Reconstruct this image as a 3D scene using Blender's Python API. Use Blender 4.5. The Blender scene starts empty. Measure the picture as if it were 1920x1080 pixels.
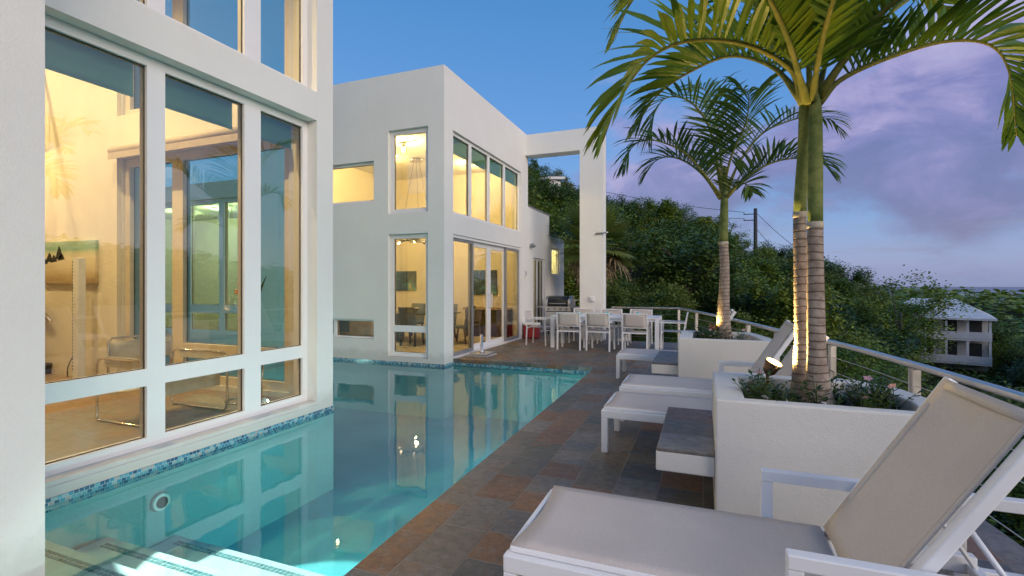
import bpy, math, random
from mathutils import Vector, Matrix, Euler, noise
R = math.radians
PI = math.pi
sc = bpy.context.scene
col = sc.collection

# ---------------------------------------------------------------- camera
cam_d = bpy.data.cameras.new('camera')
cam = bpy.data.objects.new('camera', cam_d)
col.objects.link(cam)
cam.location = (0, 0, 1.48)
cam.rotation_euler = (R(90), 0, R(21.28))
cam_d.lens = 36 * 919 / 1920
cam_d.sensor_width = 36
cam_d.shift_y = -6 / 1920
cam_d.clip_end = 20000
cam_d.clip_start = 0.05
sc.camera = cam
sc.render.engine = 'CYCLES'
sc.cycles.use_denoising = True
sc.cycles.max_bounces = 8
sc.cycles.diffuse_bounces = 3
sc.cycles.glossy_bounces = 4
sc.cycles.transmission_bounces = 4
sc.cycles.transparent_max_bounces = 24
sc.cycles.caustics_reflective = False
sc.cycles.caustics_refractive = False
sc.cycles.sample_clamp_indirect = 4
sc.view_settings.view_transform = 'Standard'
sc.view_settings.look = 'None'
sc.view_settings.exposure = 0.28
sc.view_settings.gamma = 1.0

# ---------------------------------------------------------------- node helpers
class NT:
    def __init__(s, tree):
        s.t = tree
        s.t.nodes.clear()
    def n(s, kind, **kw):
        nd = s.t.nodes.new('ShaderNode' + kind)
        ins = kw.pop('ins', {})
        for k, v in kw.items():
            setattr(nd, k, v)
        for k, v in ins.items():
            s.set(nd.inputs[k], v)
        return nd
    def set(s, sock, v):
        if isinstance(v, bpy.types.NodeSocket):
            s.t.links.new(v, sock)
        elif isinstance(v, bpy.types.Node):
            s.t.links.new(v.outputs[0], sock)
        else:
            if isinstance(v, tuple) and len(v) == 3 and sock.type == 'RGBA':
                v = v + (1.0,)
            sock.default_value = v
    def math(s, op, a, b=0.0, c=None):
        nd = s.n('Math', operation=op)
        s.set(nd.inputs[0], a); s.set(nd.inputs[1], b)
        if c is not None: s.set(nd.inputs[2], c)
        return nd.outputs[0]
    def vmath(s, op, a, b=(0, 0, 0)):
        nd = s.n('VectorMath', operation=op)
        s.set(nd.inputs[0], a); s.set(nd.inputs[1], b)
        return nd
    def mix(s, fac, a, b, mode='MIX'):
        nd = s.n('Mix', data_type='RGBA', blend_type=mode)
        s.set(nd.inputs[0], fac); s.set(nd.inputs[6], a); s.set(nd.inputs[7], b)
        return nd.outputs[2]
    def ramp(s, fac, stops, interp='LINEAR'):
        nd = s.n('ValToRGB')
        cr = nd.color_ramp
        cr.interpolation = interp
        while len(cr.elements) < len(stops): cr.elements.new(0.5)
        while len(cr.elements) > len(stops): cr.elements.remove(cr.elements[-1])
        for e, (p, c) in zip(cr.elements, stops):
            e.position = p
            e.color = (c + (1,)) if isinstance(c, tuple) else (c, c, c, 1)
        s.set(nd.inputs[0], fac)
        return nd.outputs[0]
    def noise(s, vec, scale, detail=3.0, rough=0.5, dist=0.0):
        nd = s.n('TexNoise')
        if vec is not None: s.set(nd.inputs['Vector'], vec)
        nd.inputs['Scale'].default_value = scale
        nd.inputs['Detail'].default_value = detail
        nd.inputs['Roughness'].default_value = rough
        nd.inputs['Distortion'].default_value = dist
        return nd.outputs[0]
    def remap(s, v, a, b, c=0.0, d=1.0, smooth=True):
        nd = s.n('MapRange')
        if smooth: nd.interpolation_type = 'SMOOTHSTEP'
        s.set(nd.inputs[0], v)
        for i, x in zip((1, 2, 3, 4), (a, b, c, d)): nd.inputs[i].default_value = x
        return nd.outputs[0]

# ---------------------------------------------------------------- sky and sun
SUN_AZ, SUN_EL = 122.0, 7.0          # degrees clockwise from +Y; the after-glow lies to the right of and behind the camera
sun_dir = Vector((math.sin(R(SUN_AZ)) * math.cos(R(SUN_EL)), math.cos(R(SUN_AZ)) * math.cos(R(SUN_EL)), math.sin(R(SUN_EL))))
world = bpy.data.worlds.new('World')
sc.world = world
world.use_nodes = True
w = NT(world.node_tree)
d = w.n('TexCoord').outputs['Generated']
sep = w.n('SeparateXYZ', ins={0: d})
el = sep.outputs[2]
nish = w.n('TexSky', sky_type='NISHITA')
nish.sun_disc = False
nish.sun_elevation = R(3)
nish.sun_rotation = R(SUN_AZ)
base = w.ramp(w.remap(el, -0.1, 1.0, 0, 1, False), [
    (0.00, (.12, .16, .26)), (0.085, (.28, .35, .60)), (0.13, (.27, .38, .72)), (0.22, (.17, .37, .80)),
    (0.36, (.095, .315, .78)), (0.55, (.050, .255, .66)), (1.0, (.04, .2, .56))])
# evening glow round the sun that has just gone
c = w.vmath('DOT_PRODUCT', d, tuple(Vector((sun_dir.x, sun_dir.y, 0)).normalized())).outputs['Value']
c = w.math('MAXIMUM', c, 0.0)
lobe = w.math('POWER', c, 2.0)
low = w.remap(el, -0.05, 0.85, 1.0, 0.0)
glow = w.math('MULTIPLY', lobe, low)
base = w.mix(w.math('MINIMUM', glow, 1.0), base, (2.5, 2.1, 1.75))
# clouds: one big bank to the right, a low band, small scraps
def lobe_at(az, e, width, power=1.0):
    v = (math.sin(R(az)) * math.cos(R(e)), math.cos(R(az)) * math.cos(R(e)), math.sin(R(e)))
    k = w.vmath('DOT_PRODUCT', d, v).outputs['Value']
    return w.remap(k, math.cos(R(width)), math.cos(R(width * .15)), 0, 1)
flat = w.vmath('MULTIPLY', d, (1.0, 1.0, 1.9)).outputs[0]
nz = w.noise(flat, 3.6, 8, 0.55, 0.25)
big = w.math('ADD', w.math('MULTIPLY', lobe_at(20, 15.5, 15), .40), w.math('MULTIPLY', lobe_at(-1, 9.5, 15), .27))
big = w.math('ADD', big, w.math('MULTIPLY', lobe_at(36, 19, 15), .22))
big = w.math('ADD', big, w.math('MULTIPLY', lobe_at(-16, 7, 11), .20))
big = w.math('ADD', big, w.math('MULTIPLY', lobe_at(80, 14, 30), .12))
dens = w.remap(w.math('ADD', nz, big), .65, .84)
low_nz = w.noise(w.vmath('MULTIPLY', d, (1, 1, 7)).outputs[0], 5.0, 6, 0.6, .2)
streak = w.math('MULTIPLY', w.remap(low_nz, .52, .75), w.remap(el, .20, .04))
edge = w.math('ADD', w.noise(flat, 6.0, 6, 0.6, .4), w.math('MULTIPLY', w.math('SUBTRACT', el, .23), 1.3))      # bases darker than tops
ccol = w.ramp(edge, [(0.34, (.15, .165, .44)), (0.48, (.23, .22, .54)), (0.62, (.42, .36, .68)), (0.76, (.54, .49, .78))])
sky = w.mix(w.math('MULTIPLY', dens, .93), base, ccol)
sky = w.mix(w.math('MULTIPLY', streak, .55), sky, (.25, .25, .44))
# the physical sky adds its share
add = w.n('AddShader')
b1 = w.n('Background', ins={'Color': sky, 'Strength': 0.68})
b2 = w.n('Background', ins={'Color': nish, 'Strength': 0.05})
w.set(add.inputs[0], b1); w.set(add.inputs[1], b2)
out = w.n('OutputWorld')
w.set(out.inputs[0], add)

sun_d = bpy.data.lights.new('sun', 'SUN')
sun_d.energy = 1.5
sun_d.angle = R(40)
sun_d.color = (1.0, .87, .74)
sun = bpy.data.objects.new('sun', sun_d)
col.objects.link(sun)
sun.rotation_euler = (-Vector((sun_dir.x, sun_dir.y, .35))).to_track_quat('-Z', 'Y').to_euler()

# ---------------------------------------------------------------- materials
MATS = {}
def mat(name):
    m = bpy.data.materials.new(name)
    m.use_nodes = True
    MATS[name] = m
    return m, NT(m.node_tree)
def finish(m, t, shader):
    o = t.n('OutputMaterial')
    t.set(o.inputs[0], shader)
    return m
def objco(t):
    return t.n('TexCoord').outputs['Object']
def worldco(t):
    return t.n('NewGeometry').outputs['Position']
def bump(t, h, strength=.3, dist=.01):
    return t.n('Bump', ins={'Height': h, 'Strength': strength, 'Distance': dist}).outputs[0]
def simple(name, color, rough=.5, metal=0.0, var=.06, vscale=6.0, bscale=0, bstr=.2, bdist=.002, spec=.5, coat=0.0):
    m, t = mat(name)
    p = worldco(t)
    nz = t.noise(p, vscale, 4, .6)
    c2 = tuple(max(0, x * (1 - var * 2.2)) for x in color)
    c1 = tuple(min(1, x * (1 + var)) for x in color)
    colr = t.mix(t.remap(nz, .3, .7), c2, c1)
    b = t.n('BsdfPrincipled', ins={'Base Color': colr, 'Metallic': metal, 'Specular IOR Level': spec, 'Coat Weight': coat})
    t.set(b.inputs['Roughness'], t.remap(t.noise(p, vscale * 3, 3), .2, .8, max(0.02, rough - .08), min(1, rough + .08)))
    if bscale:
        t.set(b.inputs['Normal'], bump(t, t.noise(p, bscale, 3, .6), bstr, bdist))
    return finish(m, t, b)

def stucco(name, color, grain=95.0):
    m, t = mat(name)
    p = worldco(t)
    a = t.noise(p, 1.3, 5, .6)
    g = t.noise(p, grain, 2, .7)
    streak = t.noise(t.vmath('MULTIPLY', p, (3.5, 3.5, .35)).outputs[0], 1.6, 5, .65)
    c1 = t.mix(t.remap(a, .35, .7), tuple(x * .965 for x in color), color)
    c1 = t.mix(t.math('MULTIPLY', t.remap(streak, .52, .8), .13), c1, tuple(x * .72 for x in color))
    c1 = t.mix(t.math('MULTIPLY', t.remap(g, .35, .65), .10), c1, tuple(x * .8 for x in color))
    zz = t.n('SeparateXYZ', ins={0: p}).outputs[2]
    splash = t.math('MULTIPLY', t.remap(t.math('ADD', zz, t.math('MULTIPLY', t.noise(p, 5, 5, .65), -.35)), .02, -.16), .34)     # lime and dirt left by splashing water
    c1 = t.mix(splash, c1, (.36, .36, .32))
    b = t.n('BsdfPrincipled', ins={'Base Color': c1, 'Roughness': .85, 'Specular IOR Level': .25})
    h = t.math('ADD', g, t.math('MULTIPLY', t.noise(p, 28, 3), .7))
    t.set(b.inputs['Normal'], bump(t, h, .45, .006))
    return finish(m, t, b)
stucco('stucco', (.78, .77, .745))
stucco('planter_stucco', (.70, .69, .665), 110)
simple('cream_wall', (.82, .76, .64), .8, var=.03, vscale=1.2, bscale=90, bstr=.12)
simple('ceiling_white', (.82, .80, .74), .85, var=.02, vscale=1.2)
simple('frame_white', (.80, .79, .80), .38, var=.008, vscale=3)
simple('cream_frame', (.74, .66, .52), .45, var=.03)
simple('grey_frame', (.25, .25, .26), .45, var=.05)
simple('aluminium_white', (.80, .81, .84), .33, var=.01, vscale=3)
simple('stainless', (.66, .64, .62), .36, metal=1.0, var=.03, vscale=2)
simple('chrome', (.72, .68, .62), .09, metal=1.0, var=.02)
simple('dark_metal', (.045, .043, .042), .4, metal=.5, var=.1)
simple('bronze', (.16, .09, .05), .42, metal=.7, var=.1)
simple('black_plastic', (.025, .025, .027), .35, var=.1)
simple('dark_glassy', (.02, .025, .03), .08, var=.05)
simple('red_plastic', (.30, .025, .035), .35, var=.05)
simple('white_plastic', (.75, .75, .76), .35, var=.03)
simple('teal_cloth', (.10, .46, .50), .9, var=.08, bscale=300)
simple('white_cloth', (.72, .76, .78), .9, var=.04, bscale=300)
simple('white_leather', (.74, .70, .60), .42, var=.04, vscale=12, bscale=120, bstr=.12)
simple('dark_wood', (.07, .045, .03), .4, var=.2, vscale=5)
simple('oak', (.42, .29, .15), .45, var=.15, vscale=6)
simple('grey_fabric', (.13, .15, .16), .85, var=.06, bscale=240)
simple('soil', (.035, .026, .018), .95, var=.3, vscale=30, bscale=60, bstr=.8, bdist=.02)
simple('concrete', (.42, .40, .37), .8, var=.1, vscale=4, bscale=50)
simple('carpet', (.50, .43, .32), .95, var=.08, vscale=8, bscale=120)
simple('porcelain', (.72, .66, .56), .18, var=.03)
simple('flower_pink', (.62, .36, .42), .7, var=.1)
simple('flower_white', (.75, .66, .68), .7, var=.06)
simple('flower_orange', (.75, .20, .03), .6, var=.1)
simple('roof_pale', (.60, .60, .62), .6, var=.08, vscale=2)
simple('house_white', (.56, .56, .58), .7, var=.05, vscale=1)
simple('dark_void', (.02, .022, .025), .6, var=.1)
simple('pole_wood', (.05, .047, .05), .8, var=.2, vscale=8)
simple('dry_frond', (.24, .18, .11), .85, var=.25, vscale=10)
simple('dry_twig', (.16, .13, .10), .9, var=.25, vscale=8)
simple('cream_shade', (.60, .50, .37), .8, var=.05, vscale=3)
simple('screen_mesh', (.10, .10, .10), .6, var=.05)

def shade_mat():
    m, t = mat('shade_cloth')
    b = t.n('BsdfDiffuse', ins={'Color': (.26, .56, .52)})
    tl = t.n('BsdfTranslucent', ins={'Color': (.32, .64, .58)})
    mx = t.n('MixShader', ins={0: .38}); t.set(mx.inputs[1], b); t.set(mx.inputs[2], tl)
    return finish(m, t, mx)
shade_mat()
def emit(name, color, strength):
    m, t = mat(name)
    e = t.n('Emission', ins={'Color': color, 'Strength': strength})
    return finish(m, t, e)
emit('bulb', (1.0, .80, .42), 20)
emit('bulb_soft', (1.0, .80, .42), 6)
emit('uplight_lens', (1.0, .60, .16), 22)
simple('trim_tile', (.24, .38, .40), .3, var=.25, vscale=40)
emit('pool_lens', (.75, 1.0, .9), 2.5)
emit('amber_point', (1.0, .42, .10), 12)
emit('warm_point', (1.0, .72, .40), 5)

def glass(name, tint, ior, refl=.98):
    m, t = mat(name)
    fr = t.n('Fresnel', ins={'IOR': ior})
    tr = t.n('BsdfTransparent', ins={'Color': tint})
    gl = t.n('BsdfGlossy', ins={'Color': (refl, refl, refl), 'Roughness': 0.0})
    wob = bump(t, t.noise(worldco(t), 1.1, 1), .035, .03)
    t.set(gl.inputs['Normal'], wob)
    mx = t.n('MixShader')
    t.set(mx.inputs[0], fr); t.set(mx.inputs[1], tr); t.set(mx.inputs[2], gl)
    return finish(m, t, mx)
glass('glass', (.93, .95, .93), 2.25)
glass('tinted_glass', (.42, .78, .72), 1.9)
glass('thin_glass', (.96, .97, .96), 1.45)

def water_mat():
    m, t = mat('water')
    p = worldco(t)
    h = t.math('ADD', t.noise(t.vmath('MULTIPLY', p, (1, .7, 1)).outputs[0], 2.2, 2, .5), t.math('MULTIPLY', t.noise(p, 9, 2), .12))
    nrm = bump(t, h, .07, .05)
    fr = t.n('Fresnel', ins={'IOR': 1.42, 'Normal': nrm})
    tr = t.n('BsdfTransparent', ins={'Color': (.62, .93, .95)})
    gl = t.n('BsdfGlossy', ins={'Color': (.97, .98, 1), 'Roughness': .0, 'Normal': nrm})
    mx = t.n('MixShader')
    t.set(mx.inputs[0], fr); t.set(mx.inputs[1], tr); t.set(mx.inputs[2], gl)
    return finish(m, t, mx)
water_mat()

def plaster():
    m, t = mat('pool_plaster')
    p = worldco(t)
    c1 = t.mix(t.remap(t.noise(p, 1.2, 4), .3, .7), (.17, .58, .62), (.24, .69, .72))
    c1 = t.mix(t.math('MULTIPLY', t.remap(t.noise(p, 60, 2), .45, .7), .25), c1, (.12, .42, .48))
    b = t.n('BsdfPrincipled', ins={'Base Color': c1, 'Roughness': .8, 'Specular IOR Level': .2})
    return finish(m, t, b)
plaster()
simple('step_plaster', (.76, .76, .72), .8, var=.06, vscale=5)

def mosaic():
    m, t = mat('mosaic_tile')
    p = worldco(t)
    s = t.n('SeparateXYZ', ins={0: p})
    u = t.math('ADD', s.outputs[0], s.outputs[1])
    cv = t.n('CombineXYZ', ins={0: u, 1: t.math('ADD', s.outputs[2], 5.0)})
    br = t.n('TexBrick', ins={'Vector': cv, 'Color1': (0, 0, 0), 'Color2': (1, 1, 1), 'Mortar': (.5, .5, .5), 'Scale': 1.0,
                              'Mortar Size': .0018, 'Brick Width': .034, 'Row Height': .027})
    br.offset = .5
    c1 = t.ramp(br.outputs[0], [(0, (.02, .10, .20)), (.3, (.05, .25, .38)), (.55, (.12, .36, .44)), (.75, (.28, .42, .46)), (.9, (.38, .36, .37)), (1, (.04, .17, .33))], 'CONSTANT')
    c1 = t.mix(br.outputs['Fac'], c1, (.45, .50, .50))
    b = t.n('BsdfPrincipled', ins={'Base Color': c1, 'Roughness': .15})
    return finish(m, t, b)
mosaic()

def slate(name, bw=.43, rh=.30, warm=1.0, off=(0, 0), tint=None):
    m, t = mat(name)
    p = worldco(t)
    s = t.n('SeparateXYZ', ins={0: p})
    wob = t.math('MULTIPLY', t.math('SUBTRACT', t.noise(p, 7, 3), .5), .012)
    cv = t.n('CombineXYZ', ins={0: t.math('ADD', t.math('ADD', s.outputs[1], 30.0 + off[0]), wob), 1: t.math('ADD', t.math('ADD', s.outputs[0], 30.0 + off[1]), wob), 2: 0.0})
    br = t.n('TexBrick', ins={'Vector': cv, 'Color1': (0, 0, 0), 'Color2': (1, 1, 1), 'Mortar': (.5, .5, .5), 'Scale': 1.0,
                              'Mortar Size': .0045, 'Mortar Smooth': .6, 'Brick Width': bw, 'Row Height': rh, 'Bias': 0.0})
    br.offset = .38
    br.offset_frequency = 2
    br.squash = .72
    br.squash_frequency = 3
    v = br.outputs[0]
    c1 = t.ramp(v, [(0, (.085, .095, .095)), (.13, (.150, .146, .136)), (.25, (.165, .078, .040)), (.36, (.055, .080, .072)),
                    (.48, (.160, .140, .115)), (.60, (.22, .105, .045)), (.70, (.110, .122, .130)), (.80, (.150, .115, .068)), (.90, (.190, .178, .164))], 'CONSTANT')
    sh = t.vmath('ADD', p, t.n('CombineXYZ', ins={0: t.math('MULTIPLY', v, 40.0), 1: t.math('MULTIPLY', v, 17.0)})).outputs[0]
    st = t.noise(sh, 4.5, 6, .65, .6)
    c1 = t.mix(t.math('MULTIPLY', t.remap(st, .50, .66), .55), c1, (.22 * warm, .105, .042))
    st2 = t.noise(sh, 9, 5, .7, .3)
    c1 = t.mix(t.math('MULTIPLY', t.remap(st2, .48, .64), .50), c1, (.25, .24, .225))
    fine = t.noise(p, 60, 4, .7)
    c1 = t.mix(t.remap(t.noise(sh, 16, 6, .7), .34, .60), t.mix(.42, c1, (.02, .02, .02)), c1)
    c1 = t.mix(t.math('MULTIPLY', br.outputs['Fac'], t.remap(t.noise(p, 3.0, 4), .35, .7, .45, .95)), c1, (.29, .27, .245))
    if tint: c1 = t.mix(tint[3], c1, tint[:3])
    b = t.n('BsdfPrincipled', ins={'Base Color': c1, 'Specular IOR Level': .4})
    t.set(b.inputs['Roughness'], t.remap(st2, .3, .7, .28, .56))
    h = t.math('SUBTRACT', t.math('ADD', t.math('MULTIPLY', st, .7), t.math('MULTIPLY', fine, .35)), t.math('MULTIPLY', br.outputs['Fac'], .9))
    t.set(b.inputs['Normal'], bump(t, h, .8, .012))
    return finish(m, t, b)
slate('slate', tint=(.13, .075, .04, .12))
slate('slate_bench', .5, .5, 1.1, (.13, .27))
slate('slate_indoor', .6, .6, 1.7, (.2, .1), (.40, .27, .15, .55))

def sling(name, color):
    m, t = mat(name)
    p = objco(t)
    wv1 = t.n('TexWave', ins={'Vector': p, 'Scale': 90.0, 'Distortion': .3}); wv1.bands_direction = 'X'
    wv2 = t.n('TexWave', ins={'Vector': p, 'Scale': 90.0, 'Distortion': .3}); wv2.bands_direction = 'Y'
    wv = t.math('MULTIPLY', wv1.outputs[1], wv2.outputs[1])
    big = t.noise(p, 3.0, 4, .6)
    c1 = t.mix(t.remap(big, .3, .7), tuple(x * .92 for x in color), color)
    c1 = t.mix(t.math('MULTIPLY', t.remap(t.noise(p, 110, 3, .7), .35, .65), .30), c1, tuple(x * .66 for x in color))
    b = t.n('BsdfPrincipled', ins={'Base Color': c1, 'Roughness': .75, 'Specular IOR Level': .3})
    t.set(b.inputs['Normal'], bump(t, t.math('ADD', wv, t.noise(p, 160, 2)), .25, .0015))
    tl = t.n('BsdfTranslucent', ins={'Color': color})
    mx = t.n('MixShader', ins={0: .14}); t.set(mx.inputs[1], b); t.set(mx.inputs[2], tl)
    return finish(m, t, mx)
sling('sling_beige', (.70, .635, .585))
sling('sling_pale', (.69, .63, .60))

def leaf(name, c_dark, c_mid, c_light, rough=.45, trans=.3, scale=1.4):
    m, t = mat(name)
    p = worldco(t)
    oi = t.n('ObjectInfo').outputs['Random']
    v = t.math('ADD', t.math('MULTIPLY', t.noise(p, scale, 3, .6), .8), t.math('MULTIPLY', t.math('SUBTRACT', oi, .5), .35))
    c1 = t.ramp(v, [(.22, c_dark), (.42, c_mid), (.62, c_light)])
    b = t.n('BsdfPrincipled', ins={'Base Color': c1, 'Roughness': rough, 'Specular IOR Level': .35})
    tl = t.n('BsdfTranslucent', ins={'Color': c1})
    mx = t.n('MixShader', ins={0: trans}); t.set(mx.inputs[1], b); t.set(mx.inputs[2], tl)
    return finish(m, t, mx)
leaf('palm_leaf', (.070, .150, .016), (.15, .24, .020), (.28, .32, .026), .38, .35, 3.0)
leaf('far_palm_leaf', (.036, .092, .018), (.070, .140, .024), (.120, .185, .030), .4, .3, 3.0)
leaf('fan_leaf', (.11, .16, .035), (.17, .22, .045), (.24, .26, .06), .5, .25, 3.0)
leaf('tree_leaf', (.058, .120, .015), (.115, .195, .022), (.205, .250, .034), .5, .25, .35)
leaf('dark_leaf', (.030, .068, .014), (.060, .115, .022), (.110, .150, .032), .45, .22, .4)
leaf('olive_leaf', (.080, .125, .022), (.145, .190, .034), (.225, .235, .050), .55, .25, .4)
leaf('bush_leaf', (.052, .100, .016), (.095, .155, .024), (.155, .195, .032), .5, .25, .3)
leaf('grey_leaf', (.05, .065, .055), (.075, .09, .075), (.10, .115, .09), .6, .2, .5)
leaf('plant_leaf', (.03, .07, .015), (.06, .11, .02), (.12, .16, .03), .5, .3, 6.0)
leaf('plant_leaf_dark', (.015, .045, .015), (.03, .075, .02), (.05, .10, .025), .4, .25, 6.0)

def bark(name, c1, c2, ring=0.0, ringc=(.3, .27, .24)):
    m, t = mat(name)
    p = worldco(t)
    s = t.n('SeparateXYZ', ins={0: p})
    nz = t.noise(p, 14, 5, .7)
    cc = t.mix(t.remap(nz, .3, .7), c1, c2)
    h = t.math('MULTIPLY', nz, .5)
    if ring:
        zz = t.math('ADD', s.outputs[2], t.math('MULTIPLY', t.noise(p, 3.0, 2), .05))
        fr = t.math('FRACT', t.math('MULTIPLY', zz, 1 / ring))
        band = t.remap(t.math('ABSOLUTE', t.math('SUBTRACT', fr, .5)), .36, .47)
        cc = t.mix(t.math('MULTIPLY', band, .75), cc, ringc)
        h = t.math('SUBTRACT', h, t.math('MULTIPLY', band, .8))
    b = t.n('BsdfPrincipled', ins={'Base Color': cc, 'Roughness': .8, 'Specular IOR Level': .25})
    t.set(b.inputs['Normal'], bump(t, h, .6, .01))
    return finish(m, t, b)
bark('palm_bark', (.20, .155, .125), (.36, .30, .26), .052, (.085, .060, .045))
bark('crownshaft', (.085, .125, .035), (.20, .23, .075))
bark('ring_scar', (.38, .34, .28), (.48, .43, .36))
bark('tree_bark', (.06, .05, .04), (.13, .11, .09))
bark('grey_palm_bark', (.17, .14, .12), (.30, .25, .21), .05, (.13, .10, .08))

def ground():
    m, t = mat('hill_ground')
    p = worldco(t)
    c1 = t.ramp(t.noise(p, .25, 5, .6), [(.3, (.012, .022, .008)), (.6, (.03, .04, .014)), (.8, (.05, .05, .025))])
    b = t.n('BsdfPrincipled', ins={'Base Color': c1, 'Roughness': .95, 'Specular IOR Level': .1})
    t.set(b.inputs['Normal'], bump(t, t.noise(p, 1.5, 5, .7), 1.0, .5))
    return finish(m, t, b)
ground()
def sea():
    m, t = mat('sea_water')
    p = worldco(t)
    b = t.n('BsdfPrincipled', ins={'Base Color': (.05, .09, .15), 'Roughness': .25})
    t.set(b.inputs['Normal'], bump(t, t.noise(p, .15, 4, .6), .4, 1.0))
    return finish(m, t, b)
sea()

def beach_art():
    m, t = mat('seaside_picture')
    g = t.n('TexCoord').outputs['Generated']
    s = t.n('SeparateXYZ', ins={0: g})
    v = t.math('ADD', s.outputs[2], t.math('MULTIPLY', t.math('SUBTRACT', t.noise(g, 3.5, 4), .5), .12))
    c1 = t.ramp(v, [(0, (.40, .29, .17)), (.18, (.52, .40, .24)), (.35, (.70, .60, .44)), (.62, (.78, .71, .56)), (.74, (.62, .66, .50)), (.82, (.30, .52, .45)), (1, (.46, .62, .55))])
    b = t.n('BsdfPrincipled', ins={'Base Color': c1, 'Roughness': .7})
    return finish(m, t, b)
beach_art()
def blot_art(name, cols, scale):
    m, t = mat(name)
    c1 = t.ramp(t.noise(t.n('TexCoord').outputs['Generated'], scale, 3, .5, .8), cols)
    b = t.n('BsdfPrincipled', ins={'Base Color': c1, 'Roughness': .6})
    return finish(m, t, b)
blot_art('dark_picture', [(.35, (.02, .03, .05)), (.52, (.04, .10, .16)), (.64, (.10, .30, .36)), (.72, (.5, .42, .15))], 2.2)
blot_art('green_picture', [(.3, (.08, .16, .14)), (.5, (.14, .30, .22)), (.6, (.45, .50, .12)), (.75, (.6, .55, .35))], 3.0)

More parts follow.
